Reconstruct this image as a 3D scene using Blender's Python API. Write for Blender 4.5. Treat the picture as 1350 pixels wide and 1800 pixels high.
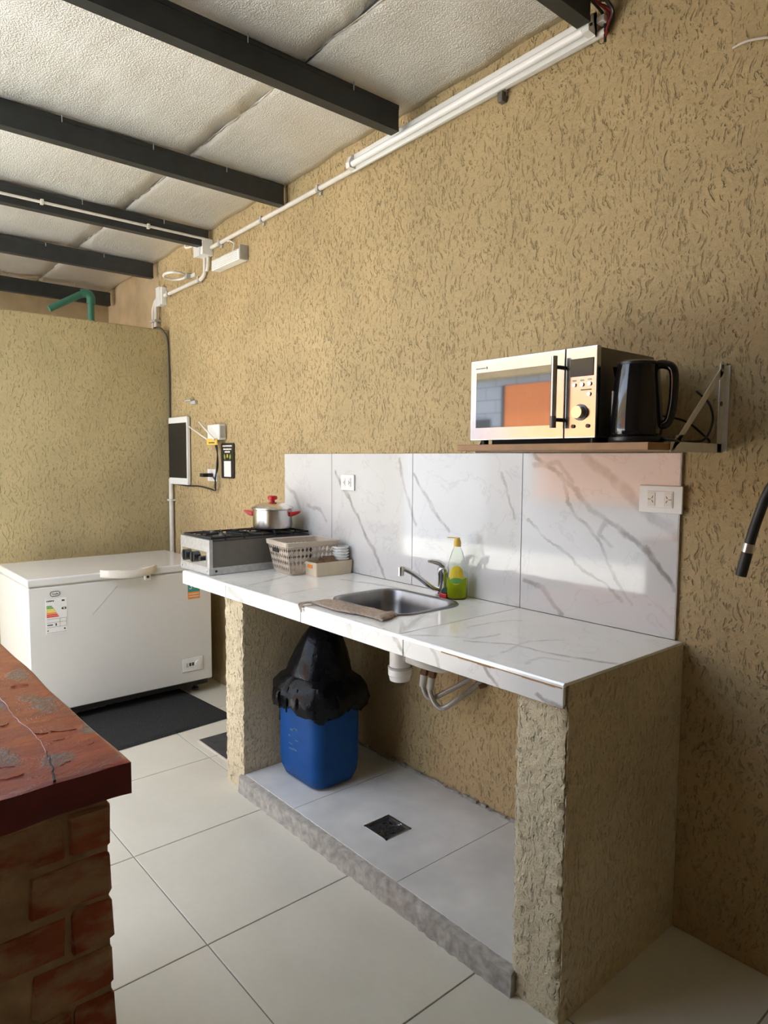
import bpy, bmesh, math, random
from mathutils import Vector, Matrix
random.seed(7)
SC = bpy.context.scene
for o in list(bpy.data.objects): bpy.data.objects.remove(o)
COL = SC.collection
R = math.radians

# ------------------------------------------------------------------ camera
yaw, pitch, roll = R(49.43), R(-4.44), R(0.35)
F = Vector((-math.sin(yaw)*math.cos(pitch), math.cos(yaw)*math.cos(pitch), math.sin(pitch)))
Rt = F.cross(Vector((0, 0, 1))).normalized(); Up = Rt.cross(F)
R2 = math.cos(roll)*Rt + math.sin(roll)*Up; U2 = -math.sin(roll)*Rt + math.cos(roll)*Up
cd = bpy.data.cameras.new('camera'); cam = bpy.data.objects.new('camera', cd); COL.objects.link(cam)
M = Matrix((R2, U2, -F)).transposed().to_4x4(); M.translation = Vector((1.0032, -2.0606, 1.4800))
cam.matrix_world = M
cd.sensor_fit = 'VERTICAL'; cd.sensor_height = 36; cd.lens = 24.064; cd.clip_start = .02
SC.camera = cam
# ------------------------------------------------------------------ sky, sun, exposure
world = bpy.data.worlds.new('sky'); SC.world = world; world.use_nodes = True
nt = world.node_tree; bg = nt.nodes['Background']
sky = nt.nodes.new('ShaderNodeTexSky'); sky.sky_type = 'NISHITA'; sky.sun_disc = False
sky.sun_elevation = R(63); sky.sun_rotation = R(76); sky.air_density = 1.0; sky.dust_density = 2.5; sky.ozone_density = 1.0
hs = nt.nodes.new('ShaderNodeHueSaturation'); hs.inputs['Saturation'].default_value = .55
nt.links.new(sky.outputs[0], hs.inputs['Color']); nt.links.new(hs.outputs[0], bg.inputs[0]); bg.inputs[1].default_value = 0.55
sd = bpy.data.lights.new('sun', 'SUN'); sd.energy = 7.0; sd.angle = R(.6); sd.color = (.97, 1, .93)
sun = bpy.data.objects.new('sun', sd); COL.objects.link(sun)
sdir = Vector((math.sin(R(76))*math.cos(R(63)), math.cos(R(76))*math.cos(R(63)), math.sin(R(63))))
sun.rotation_euler = sdir.to_track_quat('Z', 'Y').to_euler(); sun.location = (2, 4, 8)
vs = SC.view_settings
vs.view_transform = 'Standard'; vs.look = 'None'; vs.gamma = 1; vs.use_curve_mapping = False
vs.exposure = 1.38
SC.cycles.use_denoising = True; SC.cycles.max_bounces = 10; SC.cycles.diffuse_bounces = 5
SC.cycles.transparent_max_bounces = 12; SC.cycles.sample_clamp_indirect = 8

# ------------------------------------------------------------------ materials
def nodes(name):
    m = bpy.data.materials.new(name); m.use_nodes = True
    t = m.node_tree
    return m, t, t.nodes['Principled BSDF']
def nd(t, typ, ins=None, **kw):
    n = t.nodes.new(typ)
    for k, v in kw.items(): setattr(n, k, v)
    for k, v in (ins or {}).items():
        if hasattr(v, 'is_output') or isinstance(v, bpy.types.NodeSocket): t.links.new(v, n.inputs[k])
        else: n.inputs[k].default_value = v
    return n
def mth(t, op, a, b=None, c=None, clamp=False):
    ins = {0: a}
    if b is not None: ins[1] = b
    if c is not None: ins[2] = c
    return nd(t, 'ShaderNodeMath', ins, operation=op, use_clamp=clamp).outputs[0]
def pos(t): return nd(t, 'ShaderNodeNewGeometry').outputs['Position']
def noise(t, vec, scale, detail=2, rough=.5, dist=0):
    return nd(t, 'ShaderNodeTexNoise', {'Vector': vec, 'Scale': scale, 'Detail': detail, 'Roughness': rough, 'Distortion': dist}).outputs[0]
def mixc(t, f, a, b, bt='MIX'):
    n = nd(t, 'ShaderNodeMix', data_type='RGBA', blend_type=bt)
    for i, v in ((0, f), (6, a), (7, b)):
        if isinstance(v, bpy.types.NodeSocket): t.links.new(v, n.inputs[i])
        else: n.inputs[i].default_value = v
    return n.outputs[2]
def mapr(t, v, a, b, c=0., d=1., sm=False):
    n = nd(t, 'ShaderNodeMapRange', {0: v, 1: a, 2: b, 3: c, 4: d})
    if sm: n.interpolation_type = 'SMOOTHSTEP'
    return n.outputs[0]
def scl(t, v, s): return nd(t, 'ShaderNodeMapping', {'Vector': v, 'Scale': s}).outputs[0]
def bump(t, b, h, strength=.5, dist=.002):
    n = nd(t, 'ShaderNodeBump', {'Height': h, 'Strength': strength, 'Distance': dist})
    t.links.new(n.outputs[0], b.inputs['Normal'])
def c4(c): return (c[0], c[1], c[2], 1)
def plain(name, col, rough=.5, metal=0., var=.06, vs_=30, bmp=0., bs=120, coat=0., spec=.5):
    m, t, b = nodes(name)
    p = pos(t)
    n = noise(t, p, vs_, 3)
    f = mapr(t, n, .3, .7, 1-var, 1+var)
    c = mixc(t, 1., c4(col), nd(t, 'ShaderNodeCombineColor', {0: f, 1: f, 2: f}).outputs[0], 'MULTIPLY')
    t.links.new(c, b.inputs['Base Color'])
    b.inputs['Roughness'].default_value = rough; b.inputs['Metallic'].default_value = metal
    b.inputs['Coat Weight'].default_value = coat; b.inputs['Coat Roughness'].default_value = .08
    b.inputs['Specular IOR Level'].default_value = spec
    if bmp: bump(t, b, noise(t, p, bs, 3), bmp, .002)
    return m
def stucco(name, col, gs=1.0, strength=1.0, dist=.010, vert=1.0, spots=.12):
    m, t, b = nodes(name)
    p = pos(t)
    wn = nd(t, 'ShaderNodeTexNoise', {'Vector': p, 'Scale': 6., 'Detail': 2., 'Roughness': .5}).outputs['Color']
    wv = nd(t, 'ShaderNodeVectorMath', {0: nd(t, 'ShaderNodeVectorMath', {0: wn, 1: (.5, .5, .5)}, operation='SUBTRACT').outputs[0], 'Scale': .10}, operation='SCALE').outputs[0]
    pw = nd(t, 'ShaderNodeVectorMath', {0: p, 1: wv}, operation='ADD').outputs[0]
    # short trowel strokes: stretched noise, bent by a slow warp, in three leanings
    def strokes(rot, sc, off, lo, hi):
        q = nd(t, 'ShaderNodeMapping', {'Vector': pw, 'Location': (off, off, off), 'Rotation': (0, R(rot), 0), 'Scale': (sc[0]*gs, sc[0]*gs, sc[1]*gs*vert)}).outputs[0]
        return mapr(t, noise(t, q, 1., 2.5, .6), lo, hi, 0., 1., True)
    g = mth(t, 'MAXIMUM', strokes(-12, (85, 24), 3.1, .60, .70), mth(t, 'MULTIPLY', strokes(28, (100, 27), 11.7, .61, .71), .9))
    g = mth(t, 'MAXIMUM', g, mth(t, 'MULTIPLY', strokes(-50, (110, 34), 23.3, .63, .72), .7))
    grain = noise(t, p, 170, 4, .65)
    lump = noise(t, p, 60, 4, .65)
    h = mth(t, 'ADD', mth(t, 'MULTIPLY', g, -.75), mth(t, 'ADD', mth(t, 'MULTIPLY', grain, .22), mth(t, 'MULTIPLY', lump, .42)))
    bump(t, b, h, strength, dist)
    f = mapr(t, noise(t, p, 2.2, 3), .3, .7, 1-spots, 1+spots*.6)
    f2 = mapr(t, noise(t, p, 60, 3), .3, .7, .94, 1.05)
    f = mth(t, 'MULTIPLY', f, f2)
    cc = mixc(t, 1., c4(col), nd(t, 'ShaderNodeCombineColor', {0: f, 1: f, 2: f}).outputs[0], 'MULTIPLY')
    t.links.new(cc, b.inputs['Base Color'])
    b.inputs['Roughness'].default_value = .85; b.inputs['Specular IOR Level'].default_value = .25
    return m
def marble(name, segs, plane, base=(.64, .64, .63), rough=.06, seed=0.):
    """white glazed porcelain with printed grey veins: distance to vein polylines, wobbled by noise"""
    m, t, b = nodes(name)
    p = pos(t)
    s = nd(t, 'ShaderNodeSeparateXYZ', {0: p})
    q = nd(t, 'ShaderNodeCombineXYZ', {0: s.outputs[0], 1: s.outputs[plane]}).outputs[0]
    wob = nd(t, 'ShaderNodeTexNoise', {'Vector': p, 'Scale': 11., 'Detail': 4., 'Roughness': .6})
    wv = nd(t, 'ShaderNodeVectorMath', {0: nd(t, 'ShaderNodeVectorMath', {0: wob.outputs['Color'], 1: (.5, .5, .5)}, operation='SUBTRACT').outputs[0], 'Scale': .055}, operation='SCALE').outputs[0]
    q = nd(t, 'ShaderNodeVectorMath', {0: q, 1: wv}, operation='ADD').outputs[0]
    q = nd(t, 'ShaderNodeVectorMath', {0: q, 1: (1, 1, 0)}, operation='MULTIPLY').outputs[0]
    acc = None
    for pl, wd, dk in segs:
        for i in range(len(pl)-1):
            a = Vector((*pl[i], 0)); bb = Vector((*pl[i+1], 0)); ba = bb-a
            pa = nd(t, 'ShaderNodeVectorMath', {0: q, 1: a}, operation='SUBTRACT').outputs[0]
            dt = nd(t, 'ShaderNodeVectorMath', {0: pa, 1: ba/ba.length_squared}, operation='DOT_PRODUCT').outputs['Value']
            dt = mth(t, 'ADD', dt, 0., clamp=True)
            pr = nd(t, 'ShaderNodeVectorMath', {0: ba, 'Scale': dt}, operation='SCALE').outputs[0]
            d = nd(t, 'ShaderNodeVectorMath', {0: pa, 1: pr}, operation='DISTANCE').outputs['Value']
            v = mapr(t, d, wd*.3, wd*1.25, min(1., dk*1.25), 0., True)
            acc = v if acc is None else mth(t, 'MAXIMUM', acc, v)
    br = mapr(t, noise(t, p, 16+seed, 3), .32, .6, .35, 1.)
    acc = mth(t, 'MULTIPLY', acc, br)
    # thin faint background veining
    n = noise(t, scl(t, p, (2.2, 2.2, 2.2)), 1.4, 5, .6, .6)
    th = mapr(t, mth(t, 'ABSOLUTE', mth(t, 'SUBTRACT', n, .5)), 0., .012, .16, 0., True)
    cl = mapr(t, noise(t, p, 3.1, 3), .45, .75, 0., .10)
    acc = mth(t, 'MAXIMUM', acc, mth(t, 'ADD', th, cl))
    col = mixc(t, acc, c4(base), (.30, .285, .26, 1))
    t.links.new(col, b.inputs['Base Color'])
    b.inputs['Roughness'].default_value = rough; b.inputs['Specular IOR Level'].default_value = .5
    return m

MT = {}
MT['wall'] = stucco('stucco_tan', (.47, .355, .185))
MT['wall_fine'] = stucco('stucco_tan_panel', (.43, .345, .18), .8, .9, .008)
MT['pillar'] = stucco('stucco_pillar', (.69, .59, .40), 1.15, 1.0, .016, .8)
MT['plaster'] = plain('smooth_plaster', (.46, .36, .22), .85, var=.1, vs_=8, bmp=.2, spec=.2)
MT['concrete'] = plain('rough_concrete', (.36, .34, .30), .9, var=.25, vs_=40, bmp=.9, bs=70, spec=.2)
MT['yard'] = plain('yard_concrete', (.74, .74, .69), .8, var=.1, vs_=5, spec=.2)
MT['grout'] = plain('grout', (.25, .235, .20), .9)
MT['grout_pale'] = plain('grout_pale', (.52, .47, .42), .9)
MT['white_plastic'] = plain('white_plastic', (.80, .80, .78), .35, var=.02)
MT['ivory_plastic'] = plain('ivory_plastic', (.74, .70, .62), .4, var=.03)
MT['white_enamel'] = plain('white_enamel', (.69, .69, .665), .22, var=.01, coat=.3)
MT['grey_plastic'] = plain('grey_plastic', (.45, .44, .41), .45)
MT['pipe'] = plain('pvc_conduit', (.66, .63, .57), .4)
MT['black'] = plain('black_plastic', (.012, .012, .013), .3)
MT['black_gloss'] = plain('black_gloss', (.006, .006, .007), .08, coat=.2)
MT['black_matte'] = plain('black_matte', (.02, .02, .02), .75)
MT['rubber'] = plain('black_rubber', (.018, .018, .018), .5)
MT['steel'] = plain('brushed_steel', (.60, .60, .59), .28, 1., var=.05, vs_=60)
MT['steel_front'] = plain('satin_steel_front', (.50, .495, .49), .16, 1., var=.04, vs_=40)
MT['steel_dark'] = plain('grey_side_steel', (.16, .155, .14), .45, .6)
MT['chrome'] = plain('chrome', (.75, .75, .76), .08, 1., var=.02)
MT['aluminium'] = plain('aluminium', (.72, .71, .69), .25, 1., var=.05)
MT['edge_metal'] = plain('pale_edge_profile', (.93, .93, .92), .3, .3)
MT['sink_steel'] = plain('sink_steel', (.27, .27, .275), .34, 1., var=.08, vs_=25)
MT['galv'] = plain('galvanised', (.52, .53, .54), .42, .8, var=.12, vs_=50)
MT['beam'] = plain('beam_paint', (.022, .026, .027), .45, var=.2, vs_=20, bmp=.2, bs=40)
MT['red'] = plain('red_plastic', (.50, .015, .02), .3)
MT['green_pipe'] = plain('green_pipe', (.05, .22, .16), .45)
MT['mat_dark'] = plain('doormat_fibre', (.032, .033, .033), .95, var=.5, vs_=160, bmp=1., bs=260, spec=.1)
MT['slate'] = plain('dark_slate', (.045, .047, .05), .7, var=.3, vs_=30)
MT['bin_blue'] = plain('bin_blue', (.004, .060, .235), .45, var=.12, vs_=14, spec=.2)
MT['bag'] = plain('black_bag', (.004, .004, .005), .22, var=.1, bmp=1., bs=40, spec=.16)
MT['faded'] = plain('faded_print', (.05, .12, .19), .6)
MT['shelf_wood'] = plain('shelf_board', (.36, .20, .09), .6, var=.15, vs_=15)
MT['bracket'] = plain('bracket_paint', (.80, .78, .74), .4, .2)
MT['basket'] = plain('basket_plastic', (.52, .45, .37), .5, var=.05)
MT['box_cream'] = plain('cream_plastic', (.66, .57, .42), .5, var=.05)
MT['brown'] = plain('brown_wrap', (.13, .07, .03), .5, var=.4, vs_=80)
MT['orange'] = plain('orange_wrap', (.8, .25, .03), .5)
MT['towel'] = plain('towel_cloth', (.42, .34, .27), .95, var=.25, vs_=90, bmp=1., bs=180, spec=.1)
MT['braid'] = plain('braided_hose', (.42, .40, .37), .4, .5, var=.2, vs_=200)
MT['brass'] = plain('brass_nut', (.20, .10, .06), .45, .6)
MT['grey_tile'] = plain('grey_plinth_tile', (.66, .665, .64), .35, var=.12, vs_=6)
MT['yellow_label'] = plain('yellow_label', (.75, .50, .10), .5)
MT['sign_black'] = plain('sign_black', (.02, .018, .016), .4)
MT['ink'] = plain('dark_ink', (.03, .03, .035), .5)
MT['lab_white'] = plain('label_white', (.78, .78, .76), .4, var=.01)
MT['lab_red'] = plain('label_red', (.70, .06, .03), .4)
MT['lab_orange'] = plain('label_orange', (.85, .30, .05), .4)
MT['lab_yellow'] = plain('label_yellow', (.85, .65, .05), .4)
MT['lab_green'] = plain('label_green', (.15, .42, .10), .4)
MT['lab_teal'] = plain('label_teal', (.04, .30, .26), .4)
MT['leaf_print'] = plain('leaf_print', (.30, .40, .06), .5)
MT['tube'] = plain('lamp_tube_glass', (.86, .86, .84), .12, var=.01)
MT['orange_wall'] = plain('orange_sheet', (.78, .27, .10), .55)
MT['door_grey'] = plain('dark_grey_door', (.10, .105, .11), .4)
MT['sponge_green'] = plain('scour_green', (.02, .09, .05), .9)
MT['card'] = plain('frayed_card', (.62, .56, .48), .8)
MT['wire_red'] = plain('wire_red', (.30, .02, .02), .4)

def m_floor():
    m, t, b = nodes('floor_porcelain'); p = pos(t)
    n = noise(t, p, 3.5, 5, .6); n2 = noise(t, p, 40, 3, .6)
    c = mixc(t, mapr(t, n, .35, .65), (.63, .605, .505, 1), (.68, .655, .555, 1))
    c = mixc(t, mapr(t, n2, .3, .7, 0., .25), c, (.59, .56, .46, 1))
    t.links.new(c, b.inputs['Base Color'])
    t.links.new(mapr(t, n, .3, .7, .28, .36), b.inputs['Roughness'])
    bump(t, b, n2, .06, .002); return m
MT['floor_tile'] = m_floor()
def m_foil():
    m, t, b = nodes('foil_insulation'); p = pos(t)
    cr = noise(t, p, 150, 3, .7); wr = noise(t, scl(t, p, (1.0, 5, 1)), 2.5, 3, .6); fn = noise(t, p, 260, 2, .6)
    h = mth(t, 'ADD', mth(t, 'MULTIPLY', cr, 1.0), mth(t, 'ADD', mth(t, 'MULTIPLY', wr, .9), mth(t, 'MULTIPLY', fn, .3)))
    bump(t, b, h, 1., .0085)
    c = mixc(t, mapr(t, noise(t, p, 2.5, 3), .35, .7), (.90, .89, .86, 1), (.80, .78, .74, 1))
    t.links.new(c, b.inputs['Base Color'])
    b.inputs['Metallic'].default_value = .85; b.inputs['Roughness'].default_value = .30
    return m
MT['foil'] = m_foil()
MT['foil_tape'] = plain('foil_seam_tape', (.75, .74, .71), .25, .9, var=.1, vs_=50, bmp=1., bs=60)
KNOTS = [(-.345, -1.741, .062, .022, 6), (-.535, -1.731, .045, .018, 0), (-.065, -1.785, .024, .030, 0), (-.125, -1.848, .045, .022, 10), (-.395, -1.805, .05, .016, 0), (-.155, -1.712, .022, .014, 0), (-.70, -1.80, .06, .03, 0), (-.30, -1.95, .05, .03, 20), (-.85, -1.95, .07, .03, 0)]
def m_wood():
    m, t, b = nodes('varnished_red_wood'); p = pos(t)
    q = scl(t, p, (7.0, 2.2, 2.0))
    g = noise(t, q, 3., 6, .62, 1.2)
    c = mixc(t, mapr(t, g, .36, .50, 0, 1, True), (.27, .024, .018, 1), (.38, .042, .022, 1))
    c = mixc(t, mapr(t, g, .50, .66, 0, 1, True), c, (.50, .085, .020, 1))
    gw = noise(t, p, 26, 4, .65)
    kn = None
    for kx_, ky_, ra_, rb_, an_ in KNOTS:
        d_ = nd(t, 'ShaderNodeMapping', {'Vector': p, 'Location': (kx_, ky_, 0), 'Rotation': (0, 0, R(an_)), 'Scale': (ra_, rb_, 0.0)}, vector_type='TEXTURE').outputs[0]
        l_ = nd(t, 'ShaderNodeVectorMath', {0: nd(t, 'ShaderNodeVectorMath', {0: d_, 1: (1, 1, 0)}, operation='MULTIPLY').outputs[0]}, operation='LENGTH').outputs['Value']
        v_ = mapr(t, mth(t, 'ADD', l_, mth(t, 'MULTIPLY', mth(t, 'SUBTRACT', gw, .5), 3.0)), .55, 1.25, 1., 0., True)
        kn = v_ if kn is None else mth(t, 'MAXIMUM', kn, v_)
    grain = noise(t, p, 90, 4, .7)
    c = mixc(t, mth(t, 'MULTIPLY', kn, mapr(t, grain, .3, .6, .35, .95)), c, mixc(t, mapr(t, grain, .4, .6), (.045, .030, .038, 1), (.22, .19, .20, 1)))
    t.links.new(c, b.inputs['Base Color'])
    # wrinkled varnish skin
    w = noise(t, scl(t, p, (13, 5, 5)), 2.6, 4, .6, 1.0)
    wr = mapr(t, mth(t, 'ABSOLUTE', mth(t, 'SUBTRACT', w, .5)), 0., .03, 1., 0., True)
    h = mth(t, 'ADD', mth(t, 'MULTIPLY', wr, .35), mth(t, 'ADD', mth(t, 'MULTIPLY', grain, .25), mth(t, 'MULTIPLY', kn, mth(t, 'MULTIPLY', grain, 1.0))))
    bump(t, b, h, .7, .004)
    b.inputs['Roughness'].default_value = .30; b.inputs['Coat Weight'].default_value = .9; b.inputs['Coat Roughness'].default_value = .16
    return m
MT['bar_wood'] = m_wood()
MT['varnish'] = plain('lifted_varnish', (.45, .15, .11), .3)
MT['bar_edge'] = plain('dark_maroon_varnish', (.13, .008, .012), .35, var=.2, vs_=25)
def m_brick(i, col):
    m, t, b = nodes('old_brick_%d' % i); p = pos(t)
    n = noise(t, p, 9, 4, .6); f = noise(t, p, 60, 3, .6)
    sm = noise(t, scl(t, p, (1, 1, 2.)), 7, 4, .6)
    c = mixc(t, mapr(t, n, .35, .65), c4(col), c4([x*.6 for x in col]))
    c = mixc(t, mapr(t, sm, .42, .58, 0., .9), c, (.38, .27, .18, 1))
    t.links.new(c, b.inputs['Base Color']); b.inputs['Roughness'].default_value = .9; b.inputs['Specular IOR Level'].default_value = .2
    bump(t, b, mth(t, 'ADD', f, mth(t, 'MULTIPLY', n, 1.5)), 1., .006); return m
MT['brick0'] = m_brick(0, (.36, .10, .055)); MT['brick1'] = m_brick(1, (.42, .135, .075)); MT['brick2'] = m_brick(2, (.30, .085, .05))
MT['mortar'] = plain('smeared_mortar', (.36, .25, .165), .95, var=.3, vs_=20, bmp=1., bs=40, spec=.1)
def m_white_brick():
    m, t, b = nodes('white_painted_brick')
    s = nd(t, 'ShaderNodeSeparateXYZ', {0: pos(t)})
    q = nd(t, 'ShaderNodeCombineXYZ', {0: s.outputs[0], 1: s.outputs[2]}).outputs[0]
    br = nd(t, 'ShaderNodeTexBrick', {'Vector': q, 'Color1': (.46, .50, .56, 1), 'Color2': (.42, .46, .52, 1), 'Mortar': (.28, .31, .36, 1), 'Scale': 1., 'Mortar Size': .008, 'Brick Width': .40, 'Row Height': .2})
    t.links.new(br.outputs[0], b.inputs['Base Color']); b.inputs['Roughness'].default_value = .8
    return m
MT['white_brick'] = m_white_brick()
def m_clear(name, col, rough=.05, ior=1.2, alpha=1.):
    m, t, b = nodes(name)
    b.inputs['Base Color'].default_value = c4(col); b.inputs['Roughness'].default_value = rough
    b.inputs['Transmission Weight'].default_value = alpha; b.inputs['IOR'].default_value = ior
    return m
MT['bottle'] = m_clear('clear_bottle', (.93, .96, .90), .04, 1.12)
MT['liquid'] = m_clear('dish_soap', (.72, .86, .02), .15, 1.2, .55)
MT['mw_glass'] = plain('microwave_mirror_glass', (.17, .165, .16), .03, 1., var=.01)

V_SPLASH = [
 ([(-.55,1.5),(-.46,1.44),(-.37,1.38),(-.3,1.31),(-.25,1.28)], .013, .55), ([(-.25,1.28),(-.2,1.25),(-.14,1.22),(-.07,1.16),(0,1.08)], .012, .85),
 ([(-.34,1.5),(-.26,1.44),(-.2,1.4),(-.14,1.35),(-.08,1.3),(0,1.25)], .022, .42),
 ([(-.57,1.26),(-.49,1.2),(-.37,1.13),(-.25,1.07),(-.18,1.01)], .007, .6),
 ([(-.43,1.43),(-.4,1.34),(-.37,1.29),(-.31,1.25),(-.26,1.18),(-.23,1.12),(-.15,1.01)], .008, .6),
 ([(-.55,1.46),(-.44,1.47),(-.38,1.40)], .012, .4),
 ([(-.59,1.03),(-.5,1.02),(-.41,.93)], .012, .6), ([(-.25,1.27),(-.27,1.22),(-.22,1.19)], .009, .55),
 ([(-1.19,1.41),(-1.1,1.3),(-1.03,1.23),(-.98,1.18)], .010, .6), ([(-.70,1.42),(-.66,1.32),(-.63,1.26)], .008, .5), ([(-1.18,1.02),(-1.12,.95)], .008, .4),
 ([(-1.77,1.41),(-1.69,1.32),(-1.6,1.21),(-1.52,1.11),(-1.45,1.02),(-1.38,.93)], .012, .65), ([(-1.29,1.48),(-1.24,1.32),(-1.18,1.19)], .009, .5),
 ([(-2.23,1.34),(-2.14,1.29),(-2.08,1.2)], .018, .5), ([(-2.02,1.23),(-1.9,1.22),(-1.85,1.17)], .012, .5)]
V_TOP = [
 ([(-.57,-.6),(-.49,-.53),(-.41,-.48),(-.4,-.38)], .010, .45), ([(-.41,-.52),(-.28,-.44),(-.1,-.42),(.03,-.37)], .010, .55),
 ([(-.14,-.56),(-.15,-.48),(-.08,-.46)], .009, .45), ([(-.52,-.39),(-.51,-.26),(-.47,-.17)], .008, .5),
 ([(-1.51,-.17),(-1.32,-.12),(-1.11,-.11)], .016, .4), ([(-1.39,-.55),(-1.4,-.37)], .012, .3),
 ([(-1.64,-.57),(-1.77,-.25)], .014, .35), ([(-.25,-.54),(-.28,-.37),(-.22,-.28)], .007, .45)]
V_FRONT = [([(-.62,.93),(-.55,.84)], .010, .6), ([(-.45,.93),(-.40,.85)], .009, .5), ([(-.86,.92),(-.83,.85)], .016, .5), ([(-.25,.93),(-.17,.85)], .008, .6), ([(-1.75,.92),(-1.6,.86)], .02, .35), ([(-.05,.87),(.03,.855)], .009, .6)]
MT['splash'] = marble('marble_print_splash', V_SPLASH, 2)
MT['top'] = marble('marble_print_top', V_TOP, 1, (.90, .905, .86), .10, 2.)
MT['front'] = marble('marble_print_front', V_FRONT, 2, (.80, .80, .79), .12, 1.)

# ------------------------------------------------------------------ mesh helpers (world coordinates)
def off(o):
    v = Vector((0, 0, 0))
    while o is not None: v += o.location; o = o.parent
    return v
def obj(name, bm, mat, parent=None, smooth=35, origin=None):
    me = bpy.data.meshes.new(name)
    bmesh.ops.recalc_face_normals(bm, faces=bm.faces)
    base = off(parent) if parent else Vector(origin or (0, 0, 0))
    bmesh.ops.translate(bm, verts=bm.verts, vec=-base)
    bm.to_mesh(me); bm.free()
    o = bpy.data.objects.new(name, me); COL.objects.link(o)
    if parent: o.parent = parent
    else: o.location = base
    mats = mat if isinstance(mat, (list, tuple)) else [mat]
    for k in mats: me.materials.append(MT[k])
    if smooth:
        me.shade_smooth(); me.set_sharp_from_angle(angle=R(smooth))
        if len(me.polygons) < 130:            # bevelled boxes: keep the big faces flat
            w_ = o.modifiers.new('wn', 'WEIGHTED_NORMAL'); w_.keep_sharp = True; w_.weight = 100
    return o
def tag(o, label, cat, group=None):
    o['label'] = label; o['category'] = cat
    if group: o['group'] = group
    return o
def thing(name, label, cat, loc, group=None):
    o = bpy.data.objects.new(name, None); COL.objects.link(o); o.location = loc; o.empty_display_size = .05
    return tag(o, label, cat, group)
def struct(o): o['kind'] = 'structure'; return o
def B(): return bmesh.new()
def _merge(bm, tmp, mtx=None):
    if mtx is not None: bmesh.ops.transform(tmp, matrix=mtx, verts=tmp.verts)
    me = bpy.data.meshes.new('t'); tmp.to_mesh(me); tmp.free(); bm.from_mesh(me); bpy.data.meshes.remove(me)
def box(bm, x0, x1, y0, y1, z0, z1, bev=0., seg=2, mtx=None):
    t = B(); bmesh.ops.create_cube(t, size=1)
    bmesh.ops.scale(t, vec=(abs(x1-x0), abs(y1-y0), abs(z1-z0)), verts=t.verts)
    bmesh.ops.translate(t, vec=((x0+x1)/2, (y0+y1)/2, (z0+z1)/2), verts=t.verts)
    if bev: bmesh.ops.bevel(t, geom=t.edges[:], offset=bev, segments=seg, affect='EDGES', profile=.5)
    _merge(bm, t, mtx); return bm
def frame_axes(d):
    d = d.normalized(); a = Vector((0, 0, 1)) if abs(d.z) < .9 else Vector((1, 0, 0))
    u = d.cross(a).normalized(); return u, d.cross(u)
def cyl(bm, p0, p1, r, seg=16, r2=None, cap=True):
    return tube(bm, [p0, p1], [r, r if r2 is None else r2], seg, cap)
def tube(bm, pts, r, seg=10, cap=True):
    pts = [Vector(p) for p in pts]; n = len(pts)
    rs = r if isinstance(r, (list, tuple)) else [r]*n
    u = None; rings = []
    for i, p in enumerate(pts):
        d = (pts[min(i+1, n-1)]-pts[max(i-1, 0)]).normalized()
        if u is None: u, w = frame_axes(d)
        else:
            u = (u-d*u.dot(d)).normalized(); w = d.cross(u)
        rings.append([bm.verts.new(p+rs[i]*(math.cos(2*math.pi*k/seg)*u+math.sin(2*math.pi*k/seg)*w)) for k in range(seg)])
    for a, b in zip(rings, rings[1:]):
        for k in range(seg): bm.faces.new((a[k], a[(k+1) % seg], b[(k+1) % seg], b[k]))
    if cap: bm.faces.new(rings[0][::-1]); bm.faces.new(rings[-1])
    return bm
def curve(pts, n=8):
    """Catmull-Rom through points"""
    P = [Vector(p) for p in pts]; P = [P[0]*2-P[1]]+P+[P[-1]*2-P[-2]]; out = []
    for i in range(1, len(P)-2):
        for k in range(n):
            t = k/n; a, b, c, d = P[i-1:i+3]
            out.append(.5*((2*b)+(-a+c)*t+(2*a-5*b+4*c-d)*t*t+(-a+3*b-3*c+d)*t**3))
    return out+[P[-2]]
def lathe(bm, prof, c, seg=32, sx=1., sy=1., axis=None):
    """profile [(r,z)] about vertical axis at c (or axis matrix)"""
    rings = []
    mtx = axis or Matrix.Identity(3)
    for r, z in prof:
        if r < 1e-6: rings.append([bm.verts.new(Vector(c)+mtx @ Vector((0, 0, z)))])
        else: rings.append([bm.verts.new(Vector(c)+mtx @ Vector((r*sx*math.cos(2*math.pi*k/seg), r*sy*math.sin(2*math.pi*k/seg), z))) for k in range(seg)])
    for a, b in zip(rings, rings[1:]):
        for k in range(seg):
            k2 = (k+1) % seg
            if len(a) == 1 and len(b) > 1: bm.faces.new((a[0], b[k2], b[k]))
            elif len(b) == 1 and len(a) > 1: bm.faces.new((a[k], a[k2], b[0]))
            elif len(a) > 1: bm.faces.new((a[k], a[k2], b[k2], b[k]))
    return bm
def rrect(x0, x1, y0, y1, r, n=6):
    out = []
    for cx, cy, a0 in ((x1-r, y1-r, 0), (x0+r, y1-r, 90), (x0+r, y0+r, 180), (x1-r, y0+r, 270)):
        for k in range(n+1):
            a = R(a0+90*k/n); out.append((cx+r*math.cos(a), cy+r*math.sin(a)))
    return out
def loft(bm, loops, cap0=True, cap1=True):
    rings = [[bm.verts.new(p) for p in l] for l in loops]; n = len(rings[0])
    for a, b in zip(rings, rings[1:]):
        for k in range(n): bm.faces.new((a[k], a[(k+1) % n], b[(k+1) % n], b[k]))
    if cap0: bm.faces.new(rings[0][::-1])
    if cap1: bm.faces.new(rings[-1])
    return rings
def prism(bm, poly, axis, a0, a1):
    """2D polygon extruded along axis ('x': poly is (y,z), 'y': (x,z), 'z': (x,y))"""
    def P(p, a): return {'x': (a, p[0], p[1]), 'y': (p[0], a, p[1]), 'z': (p[0], p[1], a)}[axis]
    loft(bm, [[P(p, a0) for p in poly], [P(p, a1) for p in poly]]); return bm
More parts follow.
